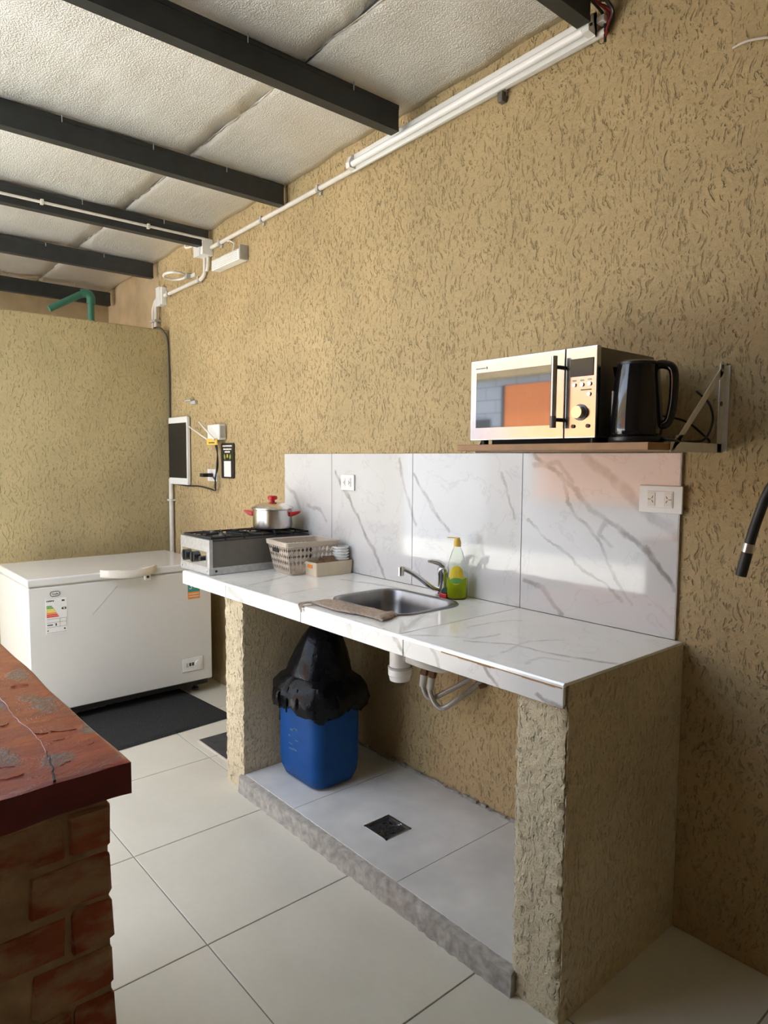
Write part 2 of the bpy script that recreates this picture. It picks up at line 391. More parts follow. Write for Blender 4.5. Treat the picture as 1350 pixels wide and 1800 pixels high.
def text(name, body, size, loc, right, up, mat, parent, ext=.0004, align='CENTER'):
    cu = bpy.data.curves.new('t', 'FONT'); cu.body = body; cu.size = size; cu.extrude = ext; cu.align_x = align; cu.align_y = 'CENTER'; cu.resolution_u = 3
    ob = bpy.data.objects.new('t', cu); COL.objects.link(ob)
    dg = bpy.context.evaluated_depsgraph_get(); me = bpy.data.meshes.new_from_object(ob.evaluated_get(dg))
    bpy.data.objects.remove(ob); bpy.data.curves.remove(cu)
    r = Vector(right).normalized(); u = Vector(up).normalized(); n = r.cross(u)
    m = Matrix((r, u, n)).transposed().to_4x4(); m.translation = Vector(loc)
    bm = B(); bm.from_mesh(me); bpy.data.meshes.remove(me); bmesh.ops.transform(bm, matrix=m, verts=bm.verts)
    return obj(name, bm, mat, parent, smooth=0)
def strokes_row(name, axis, at, a0, a1, z, h, mat, parent):
    """a row of small unreadable print marks on a flat face"""
    bm = B(); x = a0; rr_ = random.Random(int(abs(a0*9999)+z*7777))
    while x < a1:
        l = rr_.uniform(h*.45, h*.95); e = min(x+l, a1); z0_ = z+rr_.uniform(0, h*.15); z1_ = z+h*rr_.uniform(.8, 1.)
        if axis == 'x': box(bm, at, at+.0006, x, e, z0_, z1_)
        else: box(bm, x, e, at, at+.0006, z0_, z1_)
        x += l+h*.28
    return obj(name, bm, mat, parent, smooth=0)
def copy_tree(o, parent=None):
    c = o.copy(); COL.objects.link(c); c.parent = parent
    for ch in o.children: copy_tree(ch, c)
    return c

# ================================================================== THE SETTING
def zc(x): return 2.965+.023*(x+.45)                 # roof falls slightly towards the far end
bm = box(B(), -3.94, 2.55, 0, .15, -.05, 3.1); struct(obj('wall_back', bm, 'wall', smooth=0))
bm = box(B(), -5.2, -3.94, .015, .15, -.05, 3.1); struct(obj('wall_back_corner', bm, 'plaster', smooth=0))
bm = box(B(), -5.2, -5.05, -2.3, .015, -.05, 3.1); struct(obj('wall_far', bm, 'plaster', smooth=0))  # unseen stretch lengthened to hold back light from the far left
bm = box(B(), 2.4, 2.55, -3.35, 0, -.05, 3.1); struct(obj('wall_right', bm, 'wall', smooth=0))
bm = box(B(), -.75, 2.4, -3.50, -3.35, -.05, 3.1); struct(obj('wall_front_block', bm, 'wall', smooth=0))  # unseen wall, added to block daylight from the right of the opening
bm = box(B(), -.90, -.75, -3.50, -2.75, -.05, 3.1); struct(obj('wall_light_stub', bm, 'wall', smooth=0))  # unseen stub, added as the edge that limits incoming daylight
# low partition behind the freezer: thin stuccoed wall, softened top edge; unseen end lengthened to block light
bm = box(B(), -3.89, -3.77, -2.30, 0, -.05, 2.385, .012); struct(obj('wall_partition', bm, 'wall_fine'))
# floor: mortar bed + single porcelain tiles
fl = struct(obj('floor', box(B(), -5.2, 2.4, -3.35, 0, -.12, -.0035), 'grout', smooth=0))
S = .603; tx0, ty0 = -1.447, -1.176; g = .0022
tile_me = None
xs = [tx0+S*k for k in range(-7, 7)]; ys = [ty0+S*k for k in range(-4, 3)]
def clipr(a, b, lo, hi): return max(a, lo), min(b, hi)
for x in xs:
    for y in ys:
        x0, x1 = clipr(x, x+S, -5.05, 2.4); y0, y1 = clipr(y, y+S, -3.35, 0)
        if x1-x0 < .03 or y1-y0 < .03: continue
        full = x1-x0 > S-1e-6 and y1-y0 > S-1e-6
        if full and tile_me:
            o = bpy.data.objects.new('tile', tile_me); COL.objects.link(o); o.location = (x, y, 0); o.parent = fl
        else:
            bm = box(B(), x0+g-x, x1-g-x, y0+g-y, y1-g-y, -.009, 0, .0012, 1)
            o = obj('tile', bm, 'floor_tile', None, 0); o.location = (x, y, 0); o.parent = fl
            if full: tile_me = o.data
# yard outside: ground, white brick wall, grey door, orange sheet
struct(obj('floor_yard', box(B(), -14, 3, -12, -3.35, -.15, -.02), 'yard', smooth=0))
struct(obj('floor_side_yard', box(B(), -14, -5.2, -3.35, 4, -.15, -.02), 'yard', smooth=0))
struct(obj('wall_yard', box(B(), -14, 3, -7.2, -7.0, -.15, 3.45), 'white_brick', smooth=0))
d1 = struct(obj('door_1', box(B(), -6.8, -6.1, -7.0, -6.95, -.02, 2.1, .005), 'door_grey'))
obj('panel', box(B(), -6.7, -6.2, -6.955, -6.94, .2, .95, .004), 'door_grey', d1); obj('panel', box(B(), -6.7, -6.2, -6.955, -6.94, 1.1, 2.0, .004), 'door_grey', d1)
obj('handle', tube(B(), [(-6.17, -6.95, 1.02), (-6.17, -6.9, 1.02), (-6.27, -6.9, 1.02)], .008), 'steel', d1)
os_ = thing('orange_sheet', 'large orange sheet fixed to the white brick wall across the yard, seen in reflections', 'sheet', (-4.5, -6.98, .85))
obj('sheet', box(B(), -5.8, -3.2, -7.0, -6.97, .85, 2.6, .004), 'orange_wall', os_)
obj('frame', box(box(B(), -5.83, -3.17, -7.0, -6.955, .81, .85), -5.85, -5.80, -7.0, -6.955, .81, 2.6), 'door_grey', os_)

struct(obj('trim_1', box(B(), -14, 3, -7.0, -6.90, 2.72, 3.45, .01), 'plaster', smooth=0))  # added unseen tan band, keeps sky out of the microwave's reflection
# roof: ceiling deck, foil-faced insulation strips, seams
bm = B()
for xa, xb, ya, yb in ((-5.3, 2.6, -1.66, .2), (-5.3, -2.3, -3.3, -1.66), (-.75, 2.6, -3.5, -1.66)): prism(bm, [(xa, zc(xa)+.03), (xb, zc(xb)+.03), (xb, zc(xb)+.10), (xa, zc(xa)+.10)], 'y', ya, yb)  # the two wings beyond the main deck are unseen, added to cut skylight
ceil = struct(obj('ceiling', bm, 'galv', smooth=0))
BEAMX = [.60, -.31, -1.22, -2.20, -3.08, -3.96, -4.86]
edges = [0.0, -.545, -1.66, -2.05, -3.50]
for j in range(4):
    y0, y1 = edges[j]-.002, edges[j+1]+.002
    bm = B(); nx, ny = 230, 14; vv = []; xl0 = -5.25 if j < 2 else -.74
    for i in range(nx+1):
        x = xl0+(2.6-xl0)*i/nx; row = []
        # puffs between beams
        nb = min(abs(x-(b-.025)) for b in BEAMX)
        sag = .018*max(0, 1-(nb/.16)**2)
        for k in range(ny+1):
            t = k/ny; y = y0+(y1-y0)*t
            ed = .004*(1-min(1, min(t, 1-t)*8))
            z = zc(x)+.012-sag*0.2+ed+.006*math.sin(x*5.1+y*3+j)*math.sin(y*6.3+x)+.004*math.sin(x*17+j*2+y*11)
            z = max(z, zc(x)+.0015)
            row.append(bm.verts.new((x, y, z)))
        vv.append(row)
    for i in range(nx):
        for k in range(ny): bm.faces.new((vv[i][k], vv[i+1][k], vv[i+1][k+1], vv[i][k+1]))
    o = obj('insulation_strip', bm, 'foil', ceil, smooth=80)
    md = o.modifiers.new('t', 'SOLIDIFY'); md.thickness = .006; md.offset = 1
for j in (1,):
    bm = B(); pts = []
    n = 160; a = []; b = []
    for i in range(n+1):
        x = -5.25+7.85*i/n; y = edges[j]+.004*math.sin(x*7)+random.uniform(-.003, .003); w = random.uniform(.002, .006)
        z = zc(x)+.0125+random.uniform(-.003, .003)
        a.append(bm.verts.new((x, y-w, z))); b.append(bm.verts.new((x, y+w, z+.003)))
    for i in range(n): bm.faces.new((a[i], a[i+1], b[i+1], b[i]))
    o = obj('seam_tape', bm, 'foil_tape', ceil, smooth=0)
    md = o.modifiers.new('t', 'SOLIDIFY'); md.thickness = .002

# steel purlins
NB = ['steel purlin above the camera, out past the near end of the tube lamp', 'dark steel purlin meeting the wall at the near end of the tube lamp', 'dark steel purlin meeting the wall behind the middle of the tube lamp',
      'dark steel purlin meeting the wall over the backsplash, just past the tube lamp', 'dark steel purlin with a thin conduit along it, ending at the white junction box',
      'dark steel purlin meeting the wall near the small ring clamp', 'last dark steel purlin beyond the low partition wall']
for i, bx_ in enumerate(BEAMX):
    if i == 0: continue
    zt = zc(bx_)
    h = .105; w = .05; lip = .018; th = .004
    t = thing('roof_purlin', NB[i], 'beam', (bx_, 0, zt), 'dark steel purlins under the roof')
    poly = [(bx_, zt), (bx_-w, zt), (bx_-w, zt-h), (bx_, zt-h), (bx_, zt-h+lip), (bx_-th, zt-h+lip), (bx_-th, zt-h+th), (bx_-w+th, zt-h+th), (bx_-w+th, zt-th), (bx_-th, zt-th), (bx_-th, zt-lip), (bx_, zt-lip)]
    if i == 6: poly = [(p[0], p[1]-.03) for p in poly]
    bm = B(); ye = -3.3 if i == 1 else -1.65; yw = -.088 if i in (1, 2) else -.030; prism(bm, poly, 'y', ye, yw)
    # outer web towards the room: closed face so the profile reads as a solid bar
    prism(bm, [(bx_-.002, zt-lip-(.03 if i == 6 else 0)), (bx_-.006, zt-lip-(.03 if i == 6 else 0)), (bx_-.006, zt-h+lip-(.03 if i == 6 else 0)), (bx_-.002, zt-h+lip-(.03 if i == 6 else 0))], 'y', ye, yw)
    obj('channel', bm, 'beam', t, smooth=0)
    for k in range(4):
        y = -.35-.42*k-.05*math.sin(i*3+k)
        bm = cyl(B(), (bx_+.012, y, zt+.004), (bx_+.012, y, zt-.028), .0022, 6); obj('screw', bm, 'galv', t)

# ================================================================== TILED COUNTER
H = .922; D = .632; XL, XR = -2.19, .028
# --- masonry base
base = thing('masonry_counter_base', 'tan stuccoed masonry base under the marble-look worktop, open in the middle', 'counter base', (-.9, -.3, 0))
def rough_slab(x0, x1, y0, y1, z0, z1, mat, name, amp=.0035, st=.012, front_only=True):
    """masonry leaf with a coarse, uneven stucco front face"""
    bm = B(); box(bm, x0, x1, y0+.004, y1, z0, z1)
    nx = max(2, int((x1-x0)/st)); nz = max(2, int((z1-z0)/st)); V = []
    for i in range(nx+1):
        row = []
        for k in range(nz+1):
            x = x0+(x1-x0)*i/nx; z = z0+(z1-z0)*k/nz
            e = i in (0, nx)
            jx = random.uniform(-.003, .003) if e else 0
            row.append(bm.verts.new((x+jx, y0-(0 if e else .004)+random.uniform(-amp, amp), z)))
        V.append(row)
    for i in range(nx):
        for k in range(nz): bm.faces.new((V[i][k], V[i+1][k], V[i+1][k+1], V[i][k+1]))
    for i in (0, nx):
        xb = x0 if i == 0 else x1
        bk = [bm.verts.new((xb, y0+.02, z0+(z1-z0)*k/nz)) for k in range(nz+1)]
        for k in range(nz): bm.faces.new((V[i][k], V[i][k+1], bk[k+1], bk[k]))
    return obj(name, bm, mat, base, smooth=60)
rough_slab(-1.795, -1.637, -.610, -.002, 0, H-.064, ['pillar'], 'side_panel')
rough_slab(-.130, .0235, -.610, -.002, 0, H-.064, ['pillar'], 'side_panel')
obj('side_render', box(B(), .0215, .0275, -.606, -.002, 0, H-.0095), 'pillar', base, smooth=0)
# raised concrete kerb and tiled plinth floor
bm = B(); n = 90; V = []
for i in range(n+1):
    x = -1.650+1.535*i/n
    yy = -.634+random.uniform(-.004, .004); zz = .072+random.uniform(-.003, .002)
    V.append([bm.verts.new(p) for p in ((x, yy-.004, -.004), (x, yy+random.uniform(-.003, .003), .036), (x, yy, zz-.006), (x, yy+.010, zz), (x, -.585, .0725))])
for i in range(n):
    for k in range(4): bm.faces.new((V[i][k], V[i+1][k], V[i+1][k+1], V[i][k+1]))
for E_ in (V[0], V[-1]): bm.faces.new([*E_, bm.verts.new((E_[0].co.x, -.585, -.004))])
obj('kerb', bm, 'concrete', base, smooth=50)
bm = box(B(), -1.637, -.130, -.60, -.002, 0, .068)
obj('plinth', bm, 'concrete', base, smooth=0)
dx0, dx1, dy0, dy1 = -.960, -.828, -.472, -.346
for (x0, x1) in ((-1.635, -1.245), (-1.242, -.62), (-.617, -.132)):
    bm = B()
    if x0 < dx0 and x1 > dx1:
        for q in ((x0, dx0, -.604, -.004), (dx1, x1, -.604, -.004), (dx0, dx1, -.604, dy0), (dx0, dx1, dy1, -.004)): box(bm, q[0], q[1], q[2], q[3], .066, .075)
    else: box(bm, x0, x1, -.604, -.004, .066, .075)
    obj('plinth_tile', bm, 'grey_tile', base, smooth=0)
bm = B()
for i in range(60):
    x = -1.63+1.49*i/59; box(bm, x, x+.026, -.012-random.uniform(0, .006), -.001, .07, .078+random.uniform(0, .012))
obj('mortar_fillet', bm, 'concrete', base, smooth=40)
dr = thing('floor_drain', 'small square steel floor drain set in the grey plinth tiles', 'drain', (-.894, -.409, .068))
bm = B()
for q in ((dx0, dx0+.008, dy0, dy1), (dx1-.008, dx1, dy0, dy1), (dx0, dx1, dy0, dy0+.008), (dx0, dx1, dy1-.008, dy1)): box(bm, *q, .066, .078)
obj('frame', bm, 'steel', dr, smooth=0)
obj('well', box(B(), dx0+.008, dx1-.008, dy0+.008, dy1-.008, .060, .0695), 'black_matte', dr, smooth=0)
for k in range(22):
    a = random.uniform(0, 3.14); cx = random.uniform(dx0+.022, dx1-.022); cy = random.uniform(dy0+.022, dy1-.022)
    l = random.uniform(.006, .013)
    bm = B(); box(bm, -l, l, -.0025, .0025, 0, .0022, mtx=Matrix.Translation((cx, cy, .0695)) @ Matrix.Rotation(a, 4, 'Z')); obj('grate_slot', bm, 'steel' if k % 2 else 'rubber', dr, smooth=0)

# --- worktop: bed, top tiles, front strip tiles, metal corner profile
SX0, SX1, SY0, SY1 = -1.205, -.765, -.478, -.122
wt = thing('tiled_worktop', 'white marble-look tiled worktop with sink cut-out and pale metal front edge', 'worktop', (-1.08, -.3, H-.064))
bm = B()
for q in ((XL+.012, SX0-.01, -D+.014, -.002), (SX1+.01, .0212, -D+.014, -.002), (SX0-.01, SX1+.01, -D+.014, SY0-.01), (SX0-.01, SX1+.01, SY1+.01, -.002)): box(bm, q[0], q[1], q[2], q[3], H-.060, H-.009)
obj('slab', bm, 'concrete', wt, smooth=0)
def tile_with_hole(x0, x1, y0, y1, z0, z1, hole):
    bm = B(); o_ = [bm.verts.new((x, y, z1)) for x, y in ((x0, y0), (x1, y0), (x1, y1), (x0, y1))]; i_ = [bm.verts.new((x, y, z1)) for x, y in hole]
    es = [bm.edges.new((o_[k], o_[(k+1) % 4])) for k in range(4)]+[bm.edges.new((i_[k], i_[(k+1) % len(i_)])) for k in range(len(i_))]
    r = bmesh.ops.triangle_fill(bm, edges=es, use_beauty=True)
    fs = [f for f in r['geom'] if isinstance(f, bmesh.types.BMFace)]
    e = bmesh.ops.extrude_face_region(bm, geom=fs); bmesh.ops.translate(bm, vec=(0, 0, z0-z1), verts=[v for v in e['geom'] if isinstance(v, bmesh.types.BMVert)])
    return bm
yf = -D+.010
for x0, x1 in ((XL, -1.8195), (-1.8165, -1.2205), (-1.2175, -.6015), (-.5985, XR)):
    if x0 < -1.0 < x1: bm = tile_with_hole(x0, x1, yf, -.010, H-.009, H, rrect(SX0+.008, SX1-.008, SY0+.008, SY1-.008, .07))
    else: bm = box(B(), x0, x1, yf, -.010, H-.009, H, .0008, 1)
    obj('top_tile', bm, 'top', wt, smooth=0)
for x0, x1 in ((XL, -1.7515), (-1.7485, -1.1515), (-1.1485, -.5705), (-.5675, XR)):
    obj('front_tile', box(B(), x0, x1, -D, -D+.009, H-.064, H-.010, .0008, 1), 'front', wt, smooth=0)
obj('left_end_tile', box(B(), XL-.008, XL-.0005, -D, -.004, H-.064, H-.001, .0008, 1), 'front', wt, smooth=0)
bm = B(); prism(bm, [(-D-.001, H-.010), (-D-.001, H-.004), (-D+.003, H+.0006), (-D+.010, H+.0006), (-D+.010, H-.010)], 'x', XL, XR)
obj('edge_profile', bm, 'edge_metal', wt)
bm = B(); x = -.40
while x < .02:
    l = random.uniform(.012, .04); box(bm, x, min(x+l, .026), -D-.0012, -D+.002, H-.0125-random.uniform(0, .004), H-.0098); x += l
obj('chipped_strip', bm, 'shelf_wood', wt, smooth=0)
# --- backsplash
bs = thing('tiled_backsplash', 'glossy white marble-look tile backsplash with brown-grey veins above the worktop', 'backsplash', (-1.1, 0, H))
for x0, x1 in ((-2.24, -1.8015), (-1.7985, -1.2015), (-1.1985, -.6015), (-.5985, 0.0)):
    obj('wall_tile', box(B(), x0, x1, -.010, -.0015, H+.0015, 1.504, .0006, 1), 'splash', bs, smooth=0)
obj('grout_bed', box(B(), -2.238, -.002, -.004, -.0008, H+.0005, 1.502), 'grout_pale', bs, smooth=0)
obj('edge_bead', box(B(), 0.0005, .0035, -.010, -.0005, H+.002, 1.504), 'grout_pale', bs, smooth=0)

# --- sink
sk = thing('steel_sink', 'rounded rectangular stainless steel sink dropped into the worktop', 'sink', (-.985, -.3, H-.16))
bm = B()
def rr(i, z, r): return [(x, y, z) for x, y in rrect(SX0+i, SX1-i, SY0+i, SY1-i, r, 8)]
loft(bm, [rr(-.002, H+.0006, .088), rr(.000, H+.004, .086), rr(.007, H+.005, .080), rr(.014, H+.0035, .075), rr(.018, H-.004, .072), rr(.026, H-.05, .07), rr(.038, H-.125, .07), rr(.055, H-.150, .06), rr(.085, H-.158, .05), rr(.12, H-.160, .04)], False, True)
o = obj('bowl', bm, 'sink_steel', sk, smooth=60)
o.modifiers.new('s', 'SOLIDIFY').thickness = -.0012
obj('drain_ring', lathe(B(), [(.0, .001), (.022, .001), (.03, .004), (.042, .003), (.043, -.001)], (-.94, -.31, H-.1595)), 'chrome', sk)
# --- faucet
fc = thing('sink_faucet', 'chrome single-lever faucet with long spout behind the sink', 'faucet', (-.945, -.072, H))
lathe_ = lathe(B(), [(.030, 0), (.030, .006), (.024, .010), (.022, .03), (.022, .085), (.024, .09), (.024, .112), (.018, .120), (0, .122)], (-.945, -.072, H+.0005), 24); obj('body', lathe_, 'chrome', fc)
bm = tube(B(), curve([(-.947, -.085, H+.022), (-.955, -.13, H+.042), (-.972, -.20, H+.095), (-.985, -.245, H+.122), (-.990, -.263, H+.124)], 6), .0105, 14); obj('spout', bm, 'chrome', fc)
obj('nozzle', cyl(B(), (-.990, -.264, H+.131), (-.990, -.264, H+.098), .013, 14), 'chrome', fc)
bm = B(); loop = []
for k in range(13):
    a = math.pi*(.15+1.7*k/12); loop.append((-.955-.012*math.cos(a)*.4, -.097-.030*math.cos(a)*-1, H+.118+.014*math.sin(a)+.008))
tube(bm, [(-.945, -.075, H+.12), (-.950, -.095, H+.138), (-.958, -.125, H+.146), (-.962, -.140, H+.146)], [.017, .013, .009, .006], 12); obj('lever', bm, 'chrome', fc)
# --- soap bottle
bt = thing('dish_soap_bottle', 'clear dish soap bottle half full of yellow-green liquid beside the faucet', 'bottle', (-.865, -.075, H))
prof = [(0, .0), (.036, .0), (.042, .006), (.043, .05), (.044, .085), (.040, .12), (.031, .16), (.022, .19), (.014, .208), (.0125, .222)]
obj('bottle_body', lathe(B(), prof+[(.011, .222), (.0128, .206), (.020, .188), (.029, .159), (.038, .12), (.042, .085), (.041, .05), (.040, .008), (.034, .003), (0, .003)], (-.865, -.075, H+.0005), 28, 1., .72, Matrix.Rotation(R(50), 3, 'Z')), 'bottle', bt, smooth=60)
obj('liquid', lathe(B(), [(0, .0035), (.033, .0035), (.0385, .009), (.0395, .05), (.0403, .085), (0, .0855)], (-.865, -.075, H+.0005), 28, 1., .72, Matrix.Rotation(R(50), 3, 'Z')), 'liquid', bt, smooth=60)
cp = obj('cap', lathe(B(), [(.015, .212), (.015, .232), (.012, .238), (.010, .247), (0, .248)], (-.865, -.075, H), 20), 'yellow_label', bt)
obj('cap_tab', box(B(), -.006, .032, -.004, .004, 0, .004, .001, 1, Matrix.Translation((-.872, -.080, H+.244)) @ Matrix.Rotation(R(215), 4, 'Z')), 'yellow_label', cp)
def ellipse_label(name, rx, rz, zc_, mat, lift):
    bm = B(); c0 = Vector((-.865, -.075, 0)); rot = Matrix.Rotation(R(50), 3, 'Z'); rows = []
    for k in range(13):
        a = math.pi*(k/12-.5); zz = H+zc_+rz*math.sin(a); hw = rx*math.cos(a)
        r = .0435+lift if zz-H < .09 else .0435+lift-(zz-H-.09)*.13
        row = []
        for j in range(9):
            s = -hw+2*hw*j/8; th = -math.pi/2+math.radians(-8)+s/r
            row.append(bm.verts.new(c0+rot @ Vector((r*math.cos(th), .72*r*math.sin(th), 0))+Vector((0, 0, zz))))
        rows.append(row)
    for a, b in zip(rows, rows[1:]):
        for j in range(8): bm.faces.new((a[j], a[j+1], b[j+1], b[j]))
    bmesh.ops.remove_doubles(bm, verts=bm.verts, dist=.0001)
    return obj(name, bm, mat, bt)
ellipse_label('label', .030, .038, .100, 'lab_yellow', .0008)
ellipse_label('label_band', .028, .012, .078, 'lab_green', .0014)
sp = thing('scouring_sponge', 'red and dark green scouring sponge tucked between faucet and soap bottle', 'sponge', (-.905, -.05, H))
obj('foam', box(B(), -.925, -.885, -.115, -.020, H, H+.020, .004, 2), 'red', sp); obj('scour_pad', box(B(), -.925, -.885, -.105, -.020, H+.020, H+.032, .003, 1), 'sponge_green', sp)
# --- towel
def towel():
    bm = B(); nu, nv = 46, 14; top = []; bot = []
    A0, A1 = Vector((-1.150, -.600, 0)), Vector((-.745, -.565, 0)); C0, C1 = Vector((-1.150, -.500, 0)), Vector((-.790, -.462, 0))
    for i in range(nu+1):
        u = i/nu; rt, rb = [], []
        for k in range(nv+1):
            v = k/nv; p = A0.lerp(A1, u).lerp(C0.lerp(C1, u), v)
            p.y += .008*math.sin(u*9+1)*(1-v)+.006*math.sin(u*14)*v
            if i in (0, nu): p.x += random.uniform(-.008, .008)
            if k in (0, nv): p.y += random.uniform(-.003, .003)
            e = min(1, min(u, 1-u, v*.5, (1-v)*.5)*14)
            th = .002+.004*e+random.uniform(0, .003)+.0015*math.sin(u*13+v*5)
            if u > .90: th += .005*math.sin((u-.90)/.10*math.pi)
            rt.append(bm.verts.new((p.x, p.y, H+.006+max(.002, th)))); rb.append(bm.verts.new((p.x, p.y, H+.0058)))
        top.append(rt); bot.append(rb)
    for i in range(nu):
        for k in range(nv):
            bm.faces.new((top[i][k], top[i+1][k], top[i+1][k+1], top[i][k+1])); bm.faces.new((bot[i][k], bot[i][k+1], bot[i+1][k+1], bot[i+1][k]))
    for i in range(nu):
        for k in (0, nv): bm.faces.new((top[i][k], top[i+1][k], bot[i+1][k], bot[i][k]))
    for k in range(nv):
        for i in (0, nu): bm.faces.new((top[i][k], top[i][k+1], bot[i][k+1], bot[i][k]))
    return bm
tw = thing('dish_towel', 'worn beige dish towel lying along the front rim of the sink', 'towel', (-.95, -.53, H))
obj('cloth', towel(), 'towel', tw, smooth=70)
bm = B()
for k in range(5): tube(bm, curve([(-1.140+.006*k, -.60, H+.012), (-1.150+.005*k, -.636, H+.010), (-1.146+.004*k, -.642, H-.004-.004*k)], 4), .0022, 6)
obj('loose_threads', bm, 'towel', tw)

# ================================================================== ON THE WORKTOP
# --- two-burner hob
SX, SE, SF, SBk = -2.285, -1.968, -.602, -.030
hob = thing('gas_hob', 'two-burner steel table-top gas hob on the far end of the worktop', 'stove', (-2.13, -.3, H))
zt = 1.088
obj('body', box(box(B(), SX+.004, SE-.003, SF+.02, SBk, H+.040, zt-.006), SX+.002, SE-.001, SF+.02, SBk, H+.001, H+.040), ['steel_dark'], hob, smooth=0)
obj('skirt', box(B(), SE-.002, SE+.001, SF+.012, SBk, H+.002, H+.036, .0008, 1), 'galv', hob, smooth=0)
obj('skirt_screw', cyl(B(), (SE+.0005, SF+.035, H+.019), (SE+.004, SF+.035, H+.019), .006, 12), 'black', hob)
fp = obj('front_panel', box(B(), SX, SE, SF, SF+.02, H+.001, zt+.004, .003, 2), 'galv', hob)
obj('control_strip', box(B(), SX+.025, SE-.025, SF-.003, SF+.001, H+.040, H+.112, .001, 1), 'chrome', hob)
for x in (SX+.082, SX+.175, SX+.255):
    kb = obj('knob', cyl(B(), (x, SF-.003, H+.078), (x, SF-.020, H+.078), .027 if x < SX+.2 else .012, 24), 'black', hob)
    if x < SX+.2: obj('grip', box(B(), x-.004, x+.004, SF-.026, SF-.018, H+.056, H+.100, .003, 2), 'black', kb)
obj('lower_lip', box(B(), SX, SE, SF-.001, SF+.001, H+.003, H+.034, .0006, 1), 'galv', hob, smooth=0)
for x in (SX+.02, SE-.02): obj('screw', cyl(B(), (x, SF-.001, H+.018), (x, SF-.004, H+.018), .004, 8), 'steel', hob)
obj('top_tray', box(B(), SX+.006, SE-.005, SF+.022, SBk-.002, zt-.006, zt-.003), 'black_matte', hob, smooth=0)
for yc in (-.45, -.17):
    xc = (SX+SE)/2
    bnr = obj('burner', lathe(B(), [(.048, -.003), (.048, .006), (.040, .008), (.036, .014), (.030, .016), (0, .017)], (xc, yc, zt-.002), 24), 'steel_dark', hob)
    bm = B()
    for k in range(8):
        a = R(45*k+22); c_, s_ = math.cos(a), math.sin(a)
        tube(bm, [(xc+.03*c_, yc+.03*s_, zt+.017), (xc+.13*c_, yc+.125*s_, zt+.017), (xc+.145*c_, yc+.132*s_, zt-.002)], .0048, 6)
    bx0, bx1, by0, by1 = xc-.148, xc+.148, yc-.134, yc+.134
    tube(bm, [(bx0, by0, zt+.010), (bx1, by0, zt+.010), (bx1, by1, zt+.010), (bx0, by1, zt+.010), (bx0, by0, zt+.010)], .0055, 6)
    obj('pan_grate', bm, 'black_matte', hob)
obj('side_knob', lathe(B(), [(0, 0), (.012, 0), (.014, .010), (.010, .016), (0, .017)], (-2.135, -.50, zt+.013), 16), 'steel_dark', hob)
# --- pot
px, py, pz = -2.115, -.165, zt+.0225
pot = thing('aluminium_pot', 'lidded aluminium pot with red handles and red knob on the rear burner', 'pot', (px, py, pz))
obj('pot_body', lathe(B(), [(0, 0), (.094, 0), (.101, .006), (.103, .02), (.103, .100), (.106, .103), (.106, .106), (.101, .106), (.100, .100), (.100, .01), (0, .006)], (px, py, pz), 40), 'aluminium', pot)
ld = obj('lid', lathe(B(), [(.109, .104), (.110, .110), (.107, .114), (.085, .126), (.05, .136), (.02, .140), (0, .141)], (px, py, pz), 40), 'aluminium', pot)
obj('lid_knob', lathe(B(), [(.016, .138), (.012, .144), (.013, .150), (.024, .153), (.026, .160), (.024, .170), (.015, .173), (0, .174)], (px, py, pz), 20), 'red', ld)
va = Vector((.755, .655, 0))                # handle axis, across the view
for s in (-1, 1):
    bm = B(); c = Vector((px, py, pz+.078)); e = va.cross(Vector((0, 0, 1)))
    P_ = lambda a, b, z: c+va*s*a+e*b+Vector((0, 0, z))
    loft(bm, [[P_(.100, -.030, -.012), P_(.100, .030, -.012), P_(.100, .030, .010), P_(.100, -.030, .010)], [P_(.115, -.030, -.010), P_(.115, .030, -.010), P_(.115, .030, .012), P_(.115, -.030, .012)],
              [P_(.135, -.027, 0), P_(.135, .027, 0), P_(.135, .027, .015), P_(.135, -.027, .015)], [P_(.152, -.020, .009), P_(.152, .020, .009), P_(.152, .020, .017), P_(.152, -.020, .017)]])
    o = obj('handle', bm, 'red', pot, smooth=50); md = o.modifiers.new('b', 'BEVEL'); md.width = .005; md.segments = 2
# --- lattice basket
def lattice_wall(bm, p00, p10, p11, p01, nu, nv):
    """panel of cells, each with a tall diamond hole; corners p00(bottom-left)..."""
    def at(u, v): return (p00.lerp(p10, u)).lerp(p01.lerp(p11, u), v)
    ver = {}
    def vt(i, k, u, v):
        key = (i, k)
        if key not in ver: ver[key] = bm.verts.new(at(u, v))
        return ver[key]
    for i in range(nu):
        for k in range(nv):
            sh = 0
            cu, cv = (i+.5)/nu, (k+.5)/nv; du, dv = .5/nu, .5/nv
            O = [vt(2*i, 2*k, cu-du, cv-dv), vt(2*i+1, 2*k, cu, cv-dv), vt(2*i+2, 2*k, cu+du, cv-dv), vt(2*i+2, 2*k+1, cu+du, cv), vt(2*i+2, 2*k+2, cu+du, cv+dv), vt(2*i+1, 2*k+2, cu, cv+dv), vt(2*i, 2*k+2, cu-du, cv+dv), vt(2*i, 2*k+1, cu-du, cv)]
            I = [bm.verts.new(at(cu, cv-dv*.94)), bm.verts.new(at(cu+du*.90, cv)), bm.verts.new(at(cu, cv+dv*.94)), bm.verts.new(at(cu-du*.90, cv))]
            for f in ((O[0], O[1], I[0]), (O[1], O[2], I[0]), (O[2], I[1], I[0]), (O[2], O[3], I[1]), (O[3], O[4], I[1]), (O[4], I[2], I[1]), (O[4], O[5], I[2]), (O[5], O[6], I[2]), (O[6], I[3], I[2]), (O[6], O[7], I[3]), (O[7], O[0], I[3]), (O[0], I[0], I[3])): bm.faces.new(f)
bk = thing('lattice_basket', 'beige plastic basket with diamond lattice sides between hob and backsplash', 'basket', (-1.80, -.17, H))
